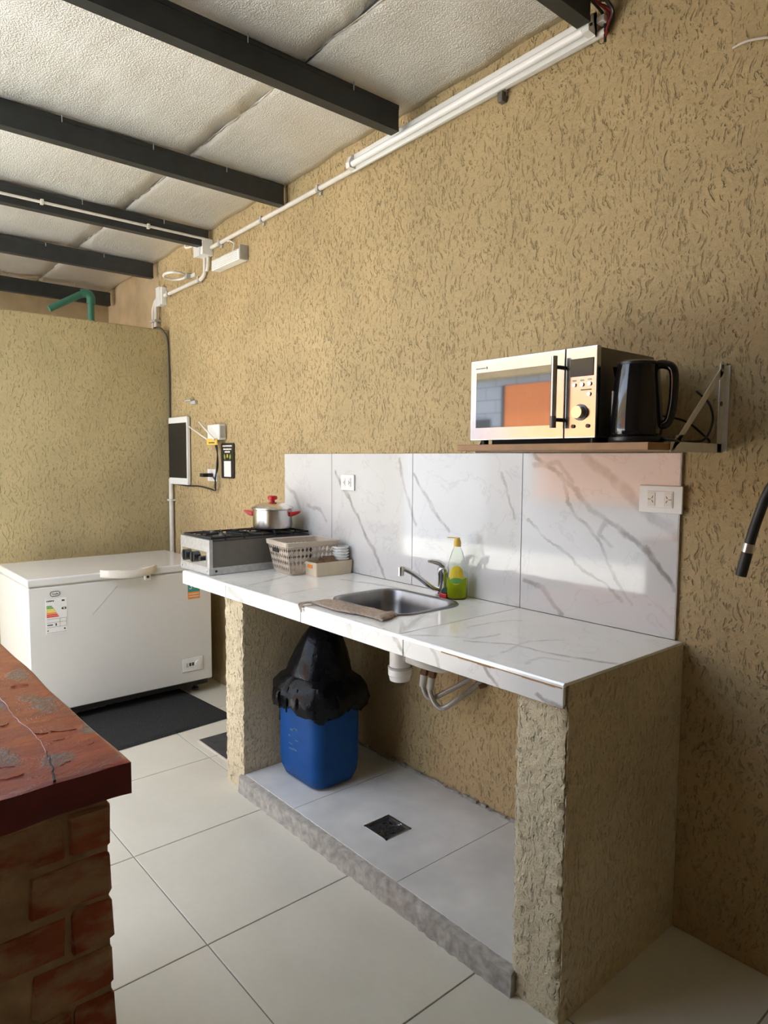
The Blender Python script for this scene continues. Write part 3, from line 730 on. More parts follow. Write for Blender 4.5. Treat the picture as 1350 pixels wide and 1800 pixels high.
Zr = 1.082; rotb = Matrix.Rotation(R(-7), 3, 'Z'); cb = Vector((-1.806, -.182, 0))
def bp(x, y, z): return cb+rotb @ Vector((x, y, 0))+Vector((0, 0, z))
bw, bl, tw_, tl = .086, .112, .112, .140
def lv(z): t = (z-H)/(Zr-H); return bw+(tw_-bw)*t, bl+(tl-bl)*t
zA, zB = H+.012, Zr-.022
for (sx0, sy0, sx1, sy1, n_) in ((-1, -1, 1, -1, 9), (1, -1, 1, 1, 12), (1, 1, -1, 1, 9), (-1, 1, -1, -1, 12)):
    wA, lA = lv(zA); wB, lB = lv(zB); bm = B()
    lattice_wall(bm, bp(sx0*wA, sy0*lA, zA), bp(sx1*wA, sy1*lA, zA), bp(sx1*wB, sy1*lB, zB), bp(sx0*wB, sy0*lB, zB), n_, 4)
    o = obj('lattice_side', bm, 'basket', bk, smooth=0); o.modifiers.new('s', 'SOLIDIFY').thickness = .0025
def rl(w, l, z, r=.02): return [tuple(bp(x, y, z)) for x, y in rrect(-w, w, -l, l, r, 4)]
bm = B(); loft(bm, [rl(.113, .141, Zr-.024), rl(.119, .147, Zr-.020), rl(.121, .149, Zr), rl(.115, .143, Zr+.002), rl(.109, .137, Zr-.002), rl(.108, .136, Zr-.024)], False, False); obj('rim', bm, 'basket', bk)
bm = B(); loft(bm, [rl(.084, .110, H+.0005), rl(.090, .116, H+.014), rl(.082, .108, H+.014), rl(.078, .104, H+.005)]); obj('base', bm, 'basket', bk)
wB, lB = lv(Zr-.045); hb = bp(-.02, -lB-.004, Zr-.045)
obj('handle_slot', box(B(), -.032, .032, -.004, .004, -.010, .010, .003, 1, Matrix.Translation(hb) @ Matrix.Rotation(R(-7), 4, 'Z')), 'black_matte', bk)
# --- small cream box with cups and packets
sb = thing('cream_storage_box', 'small cream plastic tray box in front of the lattice basket', 'box', (-1.665, -.118, H))
def sl(i, z, t=0.): return [tuple(Vector((-1.672, -.122, z))+Matrix.Rotation(R(-2), 3, 'Z') @ Vector((x, y, 0))) for x, y in rrect(-.050-t+i, .050+t-i, -.102-t+i, .102+t-i, .008, 3)]
bm = B(); loft(bm, [sl(0, H+.0005), sl(0, H+.066, .005), sl(.004, H+.066, .005), sl(.004, H+.004, 0)]); obj('tray', bm, 'box_cream', sb, smooth=40)
obj('handle_slot', box(B(), -.022, .022, -.0015, .0015, -.008, .008, .001, 1, Matrix.Translation((-1.676, -.2281, H+.046)) @ Matrix.Rotation(R(-2), 4, 'Z')), 'orange', sb)
for k in range(4):
    a = tag(obj('sauce_packet', box(B(), -.03, .03, -.022, .022, -.004, .004, .003, 2, Matrix.Translation((-1.675+.006*k, -.165+.012*k, H+.050+.008*k)) @ Matrix.Rotation(R(25*k), 4, 'Z') @ Matrix.Rotation(R(10+8*k), 4, 'X')), 'brown', origin=(-1.675+.006*k, -.165+.012*k, H+.04+.008*k)), ['lowest brown packet at the front of the cream box', 'second brown packet up in the cream box pile', 'third brown packet up in the cream box pile', 'topmost brown packet in the cream box beside the cups'][k], 'packet', 'brown packets in the cream box')
for k in range(5):
    c = (-1.664, -.055, H+.006+.014*k)
    tag(obj('white_cup', lathe(B(), [(0, .002), (.024, .002), (.026, 0), (.034, .062), (.0400, .0625), (.0410, .0660), (.0405, .0690), (.034, .069), (.0245, .005), (0, .005)], c, 28), 'white_plastic', origin=c), ['lowest white plastic cup of the stack in the cream box', 'second white plastic cup from the bottom of the cream box stack', 'middle white plastic cup of the stack in the cream box', 'second white plastic cup from the top of the cream box stack', 'topmost white plastic cup of the stack in the cream box'][k], 'cup', 'stacked white cups')

# ================================================================== UNDER THE COUNTER
wp = thing('sink_trap', 'white plastic bottle trap and waste pipe hanging under the sink', 'drain trap', (-.94, -.31, H-.30))
obj('trap_body', lathe(B(), [(0, 0), (.040, 0), (.043, .018), (.046, .022), (.046, .048), (.043, .052), (.041, .056), (.041, .135), (.03, .139), (0, .139)], (-.94, -.31, H-.301), 28), 'white_plastic', wp)
obj('lock_ring', lathe(B(), [(.0462, .046), (.0475, .048), (.0475, .054), (.042, .056)], (-.94, -.31, H-.301), 28), 'grey_plastic', wp)
obj('outlet_pipe', tube(B(), curve([(-.90, -.30, H-.20), (-.83, -.27, H-.215), (-.80, -.20, H-.235), (-.82, -.12, H-.225), (-.84, -.03, H-.21)], 5), .028, 14), 'white_plastic', wp)
for k, (dx, lab) in enumerate(((0, 'left'), (.045, 'right'))):
    hs = thing('supply_hose', 'grey braided supply hose looping under the faucet, %s' % ('hanging further left with a brass-coloured nut' if k == 0 else 'hanging lower with the wider loop'), 'hose', (-.95+dx, -.15, H-.45+.03*(1-k)))
    low = H-.44+.025*(1-k)
    obj('braid', tube(B(), curve([(-.925+dx*.4, -.13, H-.17), (-.958+dx, -.15, H-.27), (-.974+dx, -.155, low+.06), (-.945+dx*1.4, -.14, low), (-.87+dx, -.10, low+.045), (-.80, -.05+.004*k, low+.10-.02*k), (-.77, -.012, low+.12)], 7), .0105, 10), 'braid', hs)
    obj('nut', cyl(B(), (-.960+dx, -.151, H-.285), (-.966+dx, -.153, H-.318), .0175, 6), 'brass', hs)
    obj('sleeve', cyl(B(), (-.966+dx, -.153, H-.318), (-.974+dx, -.155, H-.368), .0150, 12), 'grey_plastic', hs)
    obj('wall_nut', cyl(B(), (-.785, -.025, low+.115-.02*k), (-.765, -.004, low+.125-.02*k), .016, 6), 'brass', hs)
vl = thing('angle_valve', 'dark corroded valve on the wall behind the hanging hoses', 'valve', (-.76, -.03, H-.31))
obj('body', cyl(B(), (-.76, -.002, H-.29), (-.76, -.06, H-.29), .014, 12), 'steel_dark', vl); obj('knob', cyl(B(), (-.76, -.06, H-.29), (-.76, -.085, H-.29), .022, 10), 'brass', vl)
obj('stem', cyl(B(), (-.76, -.035, H-.29), (-.80, -.05, H-.24), .010, 10), 'steel_dark', vl)
# --- blue bin with black bag
bi = thing('blue_bin', 'blue plastic bin cut from a jerrycan, lined with a black bag', 'bin', (-1.41, -.36, .075))
bm = B()
def bl_(i, z, r): return [(x, y, z) for x, y in rrect(-1.575+i, -1.262-i, -.485+i, -.232-i, r, 6)]
z0 = .0755
loft(bm, [bl_(.05, z0, .03), bl_(.018, z0+.012, .05), bl_(.004, z0+.05, .055), bl_(0, z0+.10, .055), bl_(0, z0+.335, .055), bl_(.005, z0+.335, .05), bl_(.005, z0+.10, .05), bl_(.03, z0+.02, .04)])
obj('tub', bm, 'bin_blue', bi, smooth=50)
bm = B()
rnd = random.Random(3)
for k in range(9):
    x = -1.49+rnd.uniform(0, .09); z = z0+.14+rnd.uniform(0, .11); box(bm, x, x+rnd.uniform(.008, .03), -.4856, -.4846, z, z+rnd.uniform(.003, .009))
obj('worn_label', bm, 'faded', bi, smooth=0)
def bag():
    bm = B(); rg = random.Random(11); n = 64; loops = []
    cx, cy = -1.418, -.358
    prof = [(.162, .136, .345), (.186, .160, .330), (.200, .172, .345), (.205, .178, .385), (.196, .170, .425), (.172, .150, .455), (.160, .135, .475), (.150, .128, .51), (.126, .110, .56), (.100, .090, .615), (.076, .070, .655), (.050, .048, .685), (.034, .032, .697), (.014, .014, .704)]
    for j, (a, b, z) in enumerate(prof):
        l = []
        for k in range(n):
            t = 2*math.pi*k/n
            w = 1+.035*math.sin(5*t+j)*(1 if j < 7 else .6)+.03*math.sin(11*t+2*j)*(1 if j < 6 else .3)+rg.uniform(-.012, .012)
            sup = (abs(math.cos(t))**3.2+abs(math.sin(t))**3.2)**(-1/3.2) if j < 6 else 1.
            lean = max(0, (z-.45))*.10
            l.append((cx+a*w*sup*math.cos(t)+lean*.1, cy+b*w*sup*math.sin(t)+lean, z0-.075+.075+z-.0+(rg.uniform(-.010, .010)+.016*math.sin(4*t+1) if j < 4 else rg.uniform(-.003, .003))))
        loops.append(l)
    loft(bm, loops, False, True); return bm
bgo = obj('bag', bag(), 'bag', bi, smooth=28)
bgo.modifiers.new('s', 'SOLIDIFY').thickness = .0012
bm = B()
for k in range(9):
    a = R(200+18*k); 
    tube(bm, curve([(-1.418+.19*math.cos(a), -.358+.165*math.sin(a), z0+.44), (-1.418+.213*math.cos(a+.06), -.358+.186*math.sin(a+.06), z0+.39), (-1.418+.205*math.cos(a+.03), -.358+.178*math.sin(a+.03), z0+.335)], 5), [.004]*4+[.010]*4+[.004]*3, 6)
obj('bag_folds', bm, 'bag', bi, smooth=50)
obj('bag_tail', tube(B(), curve([(-1.59, -.40, z0+.36), (-1.603, -.41, z0+.28), (-1.600, -.42, z0+.20), (-1.585, -.43, z0+.15)], 5), [.03]*5+[.028]*5+[.014]*6, 10), 'bag', bi)

# ================================================================== SHELF
sh = thing('wall_shelf', 'narrow wooden board shelf on white metal brackets above the backsplash', 'shelf', (-.22, -.2, 1.505))
obj('board', box(B(), -.552, .112, -.415, -.015, 1.507, 1.527, .0015, 1), 'shelf_wood', sh, smooth=0)
for x, s in ((.1135, 1), (-.575, -1)):
    bm = B()
    box(bm, x, x+.0022, -.030, -.001, 1.505, 1.755)                      # vertical leg
    box(bm, x, x+.0022, -.305, -.001, 1.503, 1.530)                      # horizontal leg
    prism(bm, [(-.290, 1.524), (-.262, 1.524), (-.006, 1.735), (-.006, 1.757), (-.022, 1.750)], 'x', x, x+.0022)
    prism(bm, [(-.30, 1.503), (-.255, 1.530), (-.235, 1.548), (-.275, 1.548)], 'x', x, x+.0022)
    box(bm, x, x+.018*1, -.003, -.0008, 1.505, 1.755)
    b_ = obj('bracket', bm, 'bracket', sh, smooth=0)
    obj('bracket_head', cyl(B(), (x, -.016, 1.752), (x+.0024, -.016, 1.752), .0145, 20), 'bracket', b_)
    for z, r in ((1.752, .006), (1.645, .007)): obj('screw', cyl(B(), (x+.0022, -.017, z), (x+.0045, -.017, z), r, 10), 'steel_dark', b_)
# --- microwave
mx0, mx1, my0, my1, mz0, mz1 = -.510, -.050, -.400, -.095, 1.541, 1.792
mw = thing('microwave_oven', 'stainless front microwave oven with mirror-dark door standing on the wall shelf', 'microwave', (-.28, -.25, 1.527))
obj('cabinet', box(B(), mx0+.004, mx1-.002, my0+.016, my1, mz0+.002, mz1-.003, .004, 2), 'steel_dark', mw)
bm = box(B(), mx0+.05, mx1-.03, my0+.05, my1-.03, 1.5275, mz0+.003); obj('underside', bm, 'black_matte', mw, smooth=0)
for x in (mx0+.03, mx1-.03):
    for y in (my0+.04, my1-.03): obj('foot', cyl(B(), (x, y, 1.5272), (x, y, mz0+.004), .011, 12), 'black', mw)
xd = -.152
dr_ = obj('door', box(B(), mx0, xd-.001, my0-.001, my0+.018, mz0, mz1, .003, 2), 'steel_front', mw)
obj('window', box(B(), -.485, -.190, my0-.0022, my0, 1.580, 1.753, .0006, 1), 'mw_glass', dr_)
hx = -.166
hn = obj('door_handle', cyl(B(), (hx, my0-.034, mz0+.030), (hx, my0-.034, mz1-.022), .0085, 18), 'steel', dr_)
for z in (mz0+.052, mz1-.052):
    obj('standoff', tube(B(), [(hx+.002, my0-.034, z), (hx+.004, my0-.018, z), (hx+.005, my0-.001, z)], .006, 10), 'black', hn)
obj('handle_tip', cyl(B(), (hx, my0-.034, mz0+.029), (hx, my0-.034, mz0+.062), .0089, 18), 'steel_dark', hn)
bm = box(B(), mx0+.022, mx0+.062, my0-.0016, my0-.0008, mz1-.027, mz1-.0245); box(bm, mx0+.066, mx0+.070, my0-.0016, my0-.0008, mz1-.029, mz1-.0215)
obj('brand_print', bm, 'ink', dr_, smooth=0)
pn = obj('control_panel', box(B(), xd+.001, mx1, my0-.001, my0+.018, mz0, mz1, .003, 2), 'steel_front', mw)
obj('display', box(B(), -.136, -.060, my0-.003, my0, 1.711, 1.760, .0015, 1), 'black_gloss', pn)
for i, (x, z) in enumerate(((-.121, 1.688), (-.096, 1.688), (-.072, 1.689), (-.073, 1.661))):
    obj('button', cyl(B(), (x, my0, z), (x, my0-.005, z), .0058, 14), 'steel', pn)
    if i < 3: obj('button_print', box(B(), x-.006, x+.006, my0-.0017, my0-.0008, z+.010, z+.014), 'grey_plastic', pn, smooth=0)
obj('button_print', box(B(), -.100, -.066, my0-.0017, my0-.0008, 1.672, 1.675), 'ink', pn, smooth=0)
dl = obj('dial', cyl(B(), (-.099, my0, 1.612), (-.099, my0-.022, 1.612), .0185, 28, .0165), 'chrome', pn)
obj('dial_collar', cyl(B(), (-.099, my0, 1.612), (-.099, my0-.004, 1.612), .023, 28), 'steel_dark', dl)
for x in (-.121, -.074): obj('button', cyl(B(), (x, my0, mz0+.033), (x, my0-.005, mz0+.033), .0056, 14), 'black', pn)
# --- kettle
kx, ky, kz = .026, -.325, 1.5275
kt = thing('electric_kettle', 'glossy black electric kettle beside the microwave on the shelf', 'kettle', (kx, ky, kz))
obj('power_base', lathe(B(), [(0, 0), (.070, 0), (.072, .004), (.072, .014), (.066, .018), (0, .018)], (kx, ky, kz), 36), 'black', kt)
obj('body', lathe(B(), [(0, .019), (.064, .019), (.067, .024), (.067, .05), (.065, .10), (.060, .16), (.056, .195), (.054, .207), (0, .209)], (kx, ky, kz), 40), 'black_gloss', kt)
obj('lid', lathe(B(), [(.055, .2075), (.054, .214), (.043, .219), (0, .221)], (kx, ky, kz), 36), 'black', kt)
hd = Vector((.97, .24, 0))
def kp(a, z): return tuple(Vector((kx, ky, kz+z))+hd*a)
bm = B(); hp = curve([kp(.040, .204), kp(.066, .206), kp(.088, .194), kp(.094, .16), kp(.092, .10), kp(.082, .055), kp(.062, .045)], 6)
tube(bm, hp, [.012]*len(hp), 12); obj('handle', bm, 'black_gloss', kt, smooth=60)
sp_ = -hd
bm = B(); loft(bm, [[tuple(Vector((kx, ky, kz))+Matrix.Rotation(a, 3, 'Z') @ (sp_*d)+Vector((0, 0, z))) for a, d, z in ((-.35, .050, .206), (.35, .050, .206), (.28, .054, .16), (-.28, .054, .16))],
                    [tuple(Vector((kx, ky, kz))+Matrix.Rotation(a, 3, 'Z') @ (sp_*d)+Vector((0, 0, z))) for a, d, z in ((-.12, .066, .207), (.12, .066, .207), (.08, .062, .185), (-.08, .062, .185))]])
obj('spout', bm, 'black_gloss', kt)
obj('water_gauge', box(B(), -.0035, .0035, -.002, .002, .05, .14, .001, 1, Matrix.Translation((kx-.047, ky-.043, kz)) @ Matrix.Rotation(R(-42), 4, 'Z')), 'grey_plastic', kt)
obj('cord', tube(B(), curve([kp(.06, .010), kp(.10, .006), (.085, -.16, kz+.006), (.092, -.06, kz+.015), (.096, -.022, kz+.07), (.080, -.014, kz+.12), (.04, -.012, kz+.16)], 6), .0035, 8), 'black', kt)
tag(obj('appliance_cord', tube(B(), curve([(-.06, -.10, 1.62), (.02, -.05, 1.60), (.07, -.03, 1.56), (.10, -.05, 1.531), (.06, -.12, 1.5305), (.0, -.10, 1.5305)], 7), .0032, 8), 'black'), 'black appliance cord lying behind the kettle on the shelf', 'cord')

# ================================================================== WALL OUTLETS
def outlet(x0, x1, z0_, z1_, ysurf, label, two=True, frame2=True):
    t = thing('wall_outlet', label, 'outlet', ((x0+x1)/2, ysurf, z0_), 'white wall outlets')
    pl = obj('cover_plate', box(B(), x0, x1, ysurf-.009, ysurf-.0005, z0_, z1_, .003, 2), 'white_plastic', t)
    w, h = x1-x0, z1_-z0_; cx, cz = (x0+x1)/2, (z0_+z1_)/2
    obj('inner_frame', box(B(), cx-w*.30, cx+w*.30, ysurf-.0115, ysurf-.008, cz-h*.30, cz+h*.30, .001, 1), 'white_plastic', pl)
    for s in ((-1, 1) if two else (0,)):
        cxx = cx+s*w*.19
        m_ = obj('socket', box(B(), cxx-w*.085, cxx+w*.085, ysurf-.013, ysurf-.011, cz-h*.24, cz+h*.24, .0006, 1), 'ivory_plastic', pl)
        for a in (90, 210, 330):
            ax, az = math.cos(R(a+(90 if s < 0 else -90)))*w*.05, math.sin(R(a+(90 if s < 0 else -90)))*w*.05
            bm = B(); box(bm, -.0045, .0045, -.0003, .0003, -.0009, .0009, mtx=Matrix.Translation((cxx+ax, ysurf-.0133, cz+az)) @ Matrix.Rotation(-math.atan2(az, ax), 4, 'Y')); obj('slot', bm, 'black_matte', m_, smooth=0)
    return t
outlet(-.128, .014, 1.316, 1.402, -.010, 'white double outlet at the right edge of the backsplash under the shelf')
outlet(-1.712, -1.607, 1.325, 1.402, -.010, 'white double outlet on the backsplash above the lattice basket')
ot = outlet(-3.185, -3.055, 1.327, 1.407, 0, 'white outlet with a black plug below the router', False)
pg = thing('plug_adapter', 'black plug adapter pushed into the outlet below the router', 'plug', (-3.12, -.03, 1.35))
obj('adapter_body', box(B(), -3.145, -3.09, -.085, -.0135, 1.356, 1.380, .005, 2), 'black', pg); obj('cord_stub', cyl(B(), (-3.09, -.05, 1.368), (-3.06, -.05, 1.362), .005, 8), 'black', pg)

# ================================================================== FAR END OF THE WALL
# framed black panel
fp = thing('wall_panel', 'upright black glass panel in a white frame near the partition corner', 'panel', (-3.58, -.02, 1.29))
obj('casing', box(B(), -3.742, -3.440, -.032, -.006, 1.292, 1.762, .006, 2), 'white_plastic', fp)
obj('black_face', box(B(), -3.736, -3.446, -.0345, -.031, 1.338, 1.720, .002, 1), 'black', fp)
obj('mount', box(B(), -3.70, -3.49, -.008, -.0005, 1.40, 1.65), 'grey_plastic', fp)
# router
rt = thing('wifi_router', 'white box router with two stick antennas and a yellow label on the wall', 'router', (-3.0, -.02, 1.60))
obj('body', box(B(), -3.085, -2.925, -.055, -.004, 1.592, 1.690, .006, 2), 'white_plastic', rt)
obj('side_vent', box(B(), -2.926, -2.923, -.048, -.012, 1.605, 1.680), 'grey_plastic', rt, smooth=0)
obj('label', box(B(), -3.085, -2.945, -.060, -.054, 1.560, 1.602, .002, 1), 'yellow_label', rt)
strokes_row('label_text', 'y', -.0608, -3.055, -2.975, 1.571, .009, 'ink', rt)
obj('antenna', tube(B(), [(-3.08, -.05, 1.592), (-3.36, -.055, 1.690)], [.006, .0045], 8), 'ivory_plastic', rt)
obj('antenna', tube(B(), [(-2.925, -.085, 1.592), (-3.12, -.095, 1.708)], [.007, .0045], 8), 'ivory_plastic', rt)
obj('cable', tube(B(), curve([(-3.02, -.03, 1.56), (-3.005, -.026, 1.50), (-3.012, -.022, 1.42), (-3.03, -.03, 1.36), (-3.03, -.03, 1.30), (-3.055, -.02, 1.270), (-3.13, -.016, 1.277), (-3.30, -.012, 1.289), (-3.46, -.012, 1.286), (-3.62, -.012, 1.290), (-3.70, -.012, 1.300)], 6), .005, 8), 'black', rt)
obj('cable', tube(B(), curve([(-3.035, -.045, 1.362), (-3.018, -.035, 1.33), (-3.03, -.03, 1.285), (-3.042, -.03, 1.30), (-3.028, -.03, 1.345), (-3.012, -.03, 1.42), (-3.000, -.028, 1.52), (-3.005, -.03, 1.565)], 6), .0042, 8), 'black', rt)
# hanging sign
sg = thing('hanging_sign', 'narrow black sign with white lettering and green leaves under the router', 'sign', (-2.91, -.01, 1.35))
sgx0, sgx1, sz0, sz1 = -2.985, -2.822, 1.352, 1.572
bm = B(); loft(bm, [[(x, -.004, z) for x, z in rrect(sgx0, sgx1, sz0, sz1, .010, 4)], [(x, -.010, z) for x, z in rrect(sgx0, sgx1, sz0, sz1, .010, 4)]]); obj('board', bm, 'sign_black', sg, smooth=0)
cx = (sgx0+sgx1)/2
for i, (z, w) in enumerate(((sz1-.018, .062), (sz1-.038, .052), (sz1-.055, .034))):
    bm = B(); x = cx-w; rr_ = random.Random(i)
    while x < cx+w:
        l = rr_.uniform(.006, .011); box(bm, x, min(x+l, cx+w), -.0108, -.0098, z-.005+rr_.uniform(0, .001), z+.004+rr_.uniform(0, .002)); x += l+.0025
    obj('lettering', bm, 'lab_white', sg, smooth=0)
for s in (-1, 1):
    for k in range(5):
        a = R(90+s*(20+28*k)); c_ = (cx+s*.045, sz1-.088)
        bm = B(); prism(bm, [(c_[0], c_[1]), (c_[0]+.014*math.cos(a-.25), c_[1]+.014*math.sin(a-.25)), (c_[0]+.024*math.cos(a), c_[1]+.024*math.sin(a)), (c_[0]+.014*math.cos(a+.25), c_[1]+.014*math.sin(a+.25))], 'y', -.0108, -.0098); obj('leaf', bm, 'leaf_print', sg, smooth=0)
obj('emblem', lathe(B(), [(0, 0), (.010, 0), (.010, .001), (0, .001)], (cx, -.0098, sz1-.080), 14, .7, 1.2, Matrix.Rotation(R(90), 3, 'X')), 'lab_yellow', sg)
obj('blank_card', box(B(), cx-.045, cx+.045, -.0108, -.0098, sz0+.010, sz0+.108, .0003, 1), 'lab_white', sg, smooth=0)
# small hook bracket
hk = thing('wall_hook', 'small grey plastic hook bracket above the black panel', 'hook', (-3.37, -.01, 1.84))
obj('plate', box(B(), -3.40, -3.33, -.022, -.0005, 1.838, 1.862, .003, 1), 'grey_plastic', hk); obj('arm', box(B(), -3.46, -3.37, -.036, -.016, 1.858, 1.872, .003, 1), 'grey_plastic', hk)
# ring clamp
rc = thing('ring_clamp', 'pale metal ring clamp sticking out of the wall under the ceiling', 'clamp', (-3.45, -.01, 2.68))
ring = [(-3.47+.078*math.cos(a), -.085+.070*math.sin(a), 2.690+.02*math.cos(a)*.3) for a in [2*math.pi*k/28 for k in range(29)]]
obj('ring', tube(B(), ring, .0085, 8), 'bracket', rc); obj('stem', box(B(), -3.42, -3.39, -.04, -.0005, 2.670, 2.705, .003, 1), 'grey_plastic', rc); obj('wall_plate', box(B(), -3.43, -3.33, -.010, -.0005, 2.675, 2.70, .002, 1), 'bracket', rc)
# emergency light
el = thing('emergency_light', 'small ribbed white emergency light on the wall below the conduit', 'lamp', (-2.82, -.03, 2.62))
obj('case', box(B(), -2.985, -2.640, -.062, -.004, 2.628, 2.692, .006, 2), 'white_plastic', el)
for k in range(5): obj('rib', box(B(), -2.975, -2.660, -.0655, -.061, 2.636+.011*k, 2.641+.011*k, .001, 1), 'white_enamel', el)
obj('end_cap', box(B(), -2.642, -2.632, -.060, -.002, 2.63, 2.715, .003, 1), 'grey_plastic', el)
obj('lead', tube(B(), curve([(-2.78, -.03, 2.692), (-2.77, -.02, 2.75), (-2.83, -.015, 2.785), (-2.86, -.015, 2.79)], 6), .004, 8), 'white_plastic', el)
# conduits and boxes
def zp(x): return 2.845+.021*(x+.9)
cn = thing('conduit_run', 'pale plastic conduit clipped along the top of the wall to the junction box', 'conduit', (-1.7, -.02, 2.8))
obj('pipe', tube(B(), [(-.30, -.016, zp(-.30)), (-1.65, -.016, zp(-1.65)), (-3.07, -.016, zp(-3.07))], .0125, 14), 'pipe', cn)
for x in (-.72, -1.9, -2.45, -2.95): obj('clip', box(box(B(), x-.010, x+.010, -.033, -.0005, zp(x)-.016, zp(x)+.016, .002, 1), x-.008, x+.008, -.01, -.0005, zp(x)-.03, zp(x)+.02), 'grey_plastic', cn)
jb = thing('junction_box', 'white square junction box where the conduits meet under the roof', 'junction box', (-3.14, -.03, 2.76))
obj('case', box(B(), -3.185, -3.075, -.075, -.0005, 2.752, 2.852, .004, 2), 'white_plastic', jb)
obj('cover', box(B(), -3.190, -3.105, -.082, -.074, 2.748, 2.856, .003, 1), 'white_enamel', jb)
obj('cable_loop', tube(B(), curve([(-3.17, -.05, 2.853), (-3.215, -.09, 2.857), (-3.265, -.10, 2.845), (-3.255, -.10, 2.822), (-3.19, -.085, 2.82)], 6), .006, 8), 'white_plastic', jb)
dc = thing('conduit_drop', 'bent conduit dropping from the junction box to the white switch box', 'conduit', (-3.4, -.02, 2.6))
obj('pipe', tube(B(), curve([(-3.155, -.02, 2.752), (-3.156, -.02, 2.70), (-3.165, -.02, 2.655), (-3.215, -.02, 2.632), (-3.30, -.02, 2.632), (-3.55, -.018, 2.630), (-3.79, -.018, 2.628)], 6), .013, 12), 'pipe', dc)
obj('pipe', tube(B(), curve([(-3.110, -.02, 2.752), (-3.112, -.02, 2.70), (-3.128, -.02, 2.665)], 6), .011, 12), 'pipe', dc)
for p in ((-3.235, 2.632), (-3.73, 2.628)): obj('clip', box(B(), p[0]-.01, p[0]+.01, -.037, -.0005, p[1]-.018, p[1]+.018, .002, 1), 'grey_plastic', dc)
b2 = thing('switch_box', 'white rectangular box on the wall beside the partition top', 'junction box', (-3.84, -.03, 2.57))
obj('case', box(B(), -3.885, -3.80, -.04, -.0005, 2.565, 2.690, .004, 2), 'white_plastic', b2); obj('lid', box(B(), -3.889, -3.815, -.046, -.039, 2.560, 2.694, .002, 1), 'white_enamel', b2)
c3 = thing('corner_conduit', 'grey conduit bending down behind the partition top', 'conduit', (-3.96, -.02, 2.3))
for dx, r in ((0, .014), (.045, .013)): obj('pipe', tube(B(), curve([(-3.885, -.03, 2.615+dx*.3), (-3.93+dx*.4, -.03, 2.605), (-3.972+dx, -.03, 2.55), (-3.975+dx, -.03, 2.46), (-3.975+dx, -.03, 2.2)], 6), r, 12), 'pipe', c3)
obj('clip', box(B(), -4.0, -3.905, -.05, .014, 2.462, 2.478, .002, 1), 'grey_plastic', c3)
c4_ = thing('corner_pipe', 'slim grey pipe running down the corner beside the partition behind the freezer', 'conduit', (-3.72, -.02, .1))
obj('pipe', tube(B(), [(-3.735, -.022, 1.33), (-3.735, -.022, .05)], .016, 12), 'pipe', c4_); obj('clip', box(B(), -3.765, -3.70, -.042, -.0005, 1.168, 1.182, .002, 1), 'pipe', c4_)
tag(obj('corner_cable', tube(B(), curve([(-3.80, -.10, 2.393), (-3.765, -.075, 2.392), (-3.757, -.045, 2.365), (-3.756, -.018, 2.30), (-3.755, -.012, 2.1), (-3.755, -.012, 1.8), (-3.755, -.012, 1.5), (-3.745, -.014, 1.36), (-3.735, -.018, 1.325)], 6), .006, 8), 'black'), 'black cable hanging down the corner between partition and wall', 'cable')
pc = thing('purlin_conduit', 'thin white conduit clipped along the side of a roof purlin', 'conduit', (-3.04, -.8, 2.83))
bx_ = BEAMX[4]; obj('pipe', tube(B(), [(bx_+.010, -.06, zc(bx_)-.062), (bx_+.010, -1.6, zc(bx_)-.066)], .0075, 10), 'pipe', pc)
for y in (-.42, -1.0): obj('clip', box(B(), bx_+.0005, bx_+.022, y-.008, y+.008, zc(bx_)-.078, zc(bx_)-.050, .002, 1), 'pipe', pc)
# green pipe behind the partition
gp = thing('green_pipe', 'green plastic water pipe with elbow rising behind the partition wall', 'pipe', (-4.4, -.35, 0))
obj('riser', cyl(B(), (-4.4, -.335, 0.0), (-4.4, -.335, 2.66), .024, 14), 'green_pipe', gp)
obj('elbow', tube(B(), curve([(-4.4, -.335, 2.62), (-4.4, -.335, 2.67), (-4.4, -.36, 2.695), (-4.41, -.40, 2.69)], 5), .031, 14), 'green_pipe', gp)
obj('branch', tube(B(), [(-4.41, -.40, 2.685), (-4.43, -.62, 2.55)], .024, 14), 'green_pipe', gp)
# tube lamp
tl_ = thing('tube_lamp', 'long white batten lamp with bare fluorescent tube high on the wall', 'lamp', (-.95, -.03, 2.85))
LX0, LX1 = -1.60, -.325
def rotx(bm, ang):
    return bm
def zl(x): return 2.866+.030*(x+.95)
def slant(poly, x0=LX0, x1=LX1):
    bm = B(); loft(bm, [[(x, y, z+zl(x)) for y, z in poly] for x in (x0, x1)]); return bm
obj('batten', slant([(-.0300, -.015), (-.0300, .032), (-.036, .034), (-.050, .026), (-.050, .010), (-.042, -.012)]), 'white_enamel', tl_, smooth=30)
obj('reflector', slant([(-.038, -.040), (-.0300, -.040), (-.0300, -.012), (-.042, -.012), (-.048, -.016), (-.040, -.018)]), 'white_plastic', tl_, smooth=30)
obj('tube', tube(B(), [(LX0+.03, -.060, zl(LX0+.03)-.018), (LX1-.03, -.060, zl(LX1-.03)-.018)], .0135, 18), 'tube', tl_)
for a, b in ((LX0, LX0+.026), (LX1-.026, LX1)):
    bm = slant([(-.0300, -.036), (-.0300, .036), (-.035, .038), (-.062, .020), (-.078, -.012), (-.074, -.034)], a, b); obj('end_cap', bm, 'white_plastic', tl_, smooth=30)
    obj('pin_holder', slant([(-.066, -.012), (-.069, -.012), (-.069, -.020), (-.066, -.020)], a-.002, b+.008), 'black', tl_, smooth=0)
for x in (-1.30, -.55): obj('wall_bracket', box(B(), x-.015, x+.015, -.031, -.0005, zl(x)+.004, zl(x)+.026, .001, 1), 'galv', tl_)
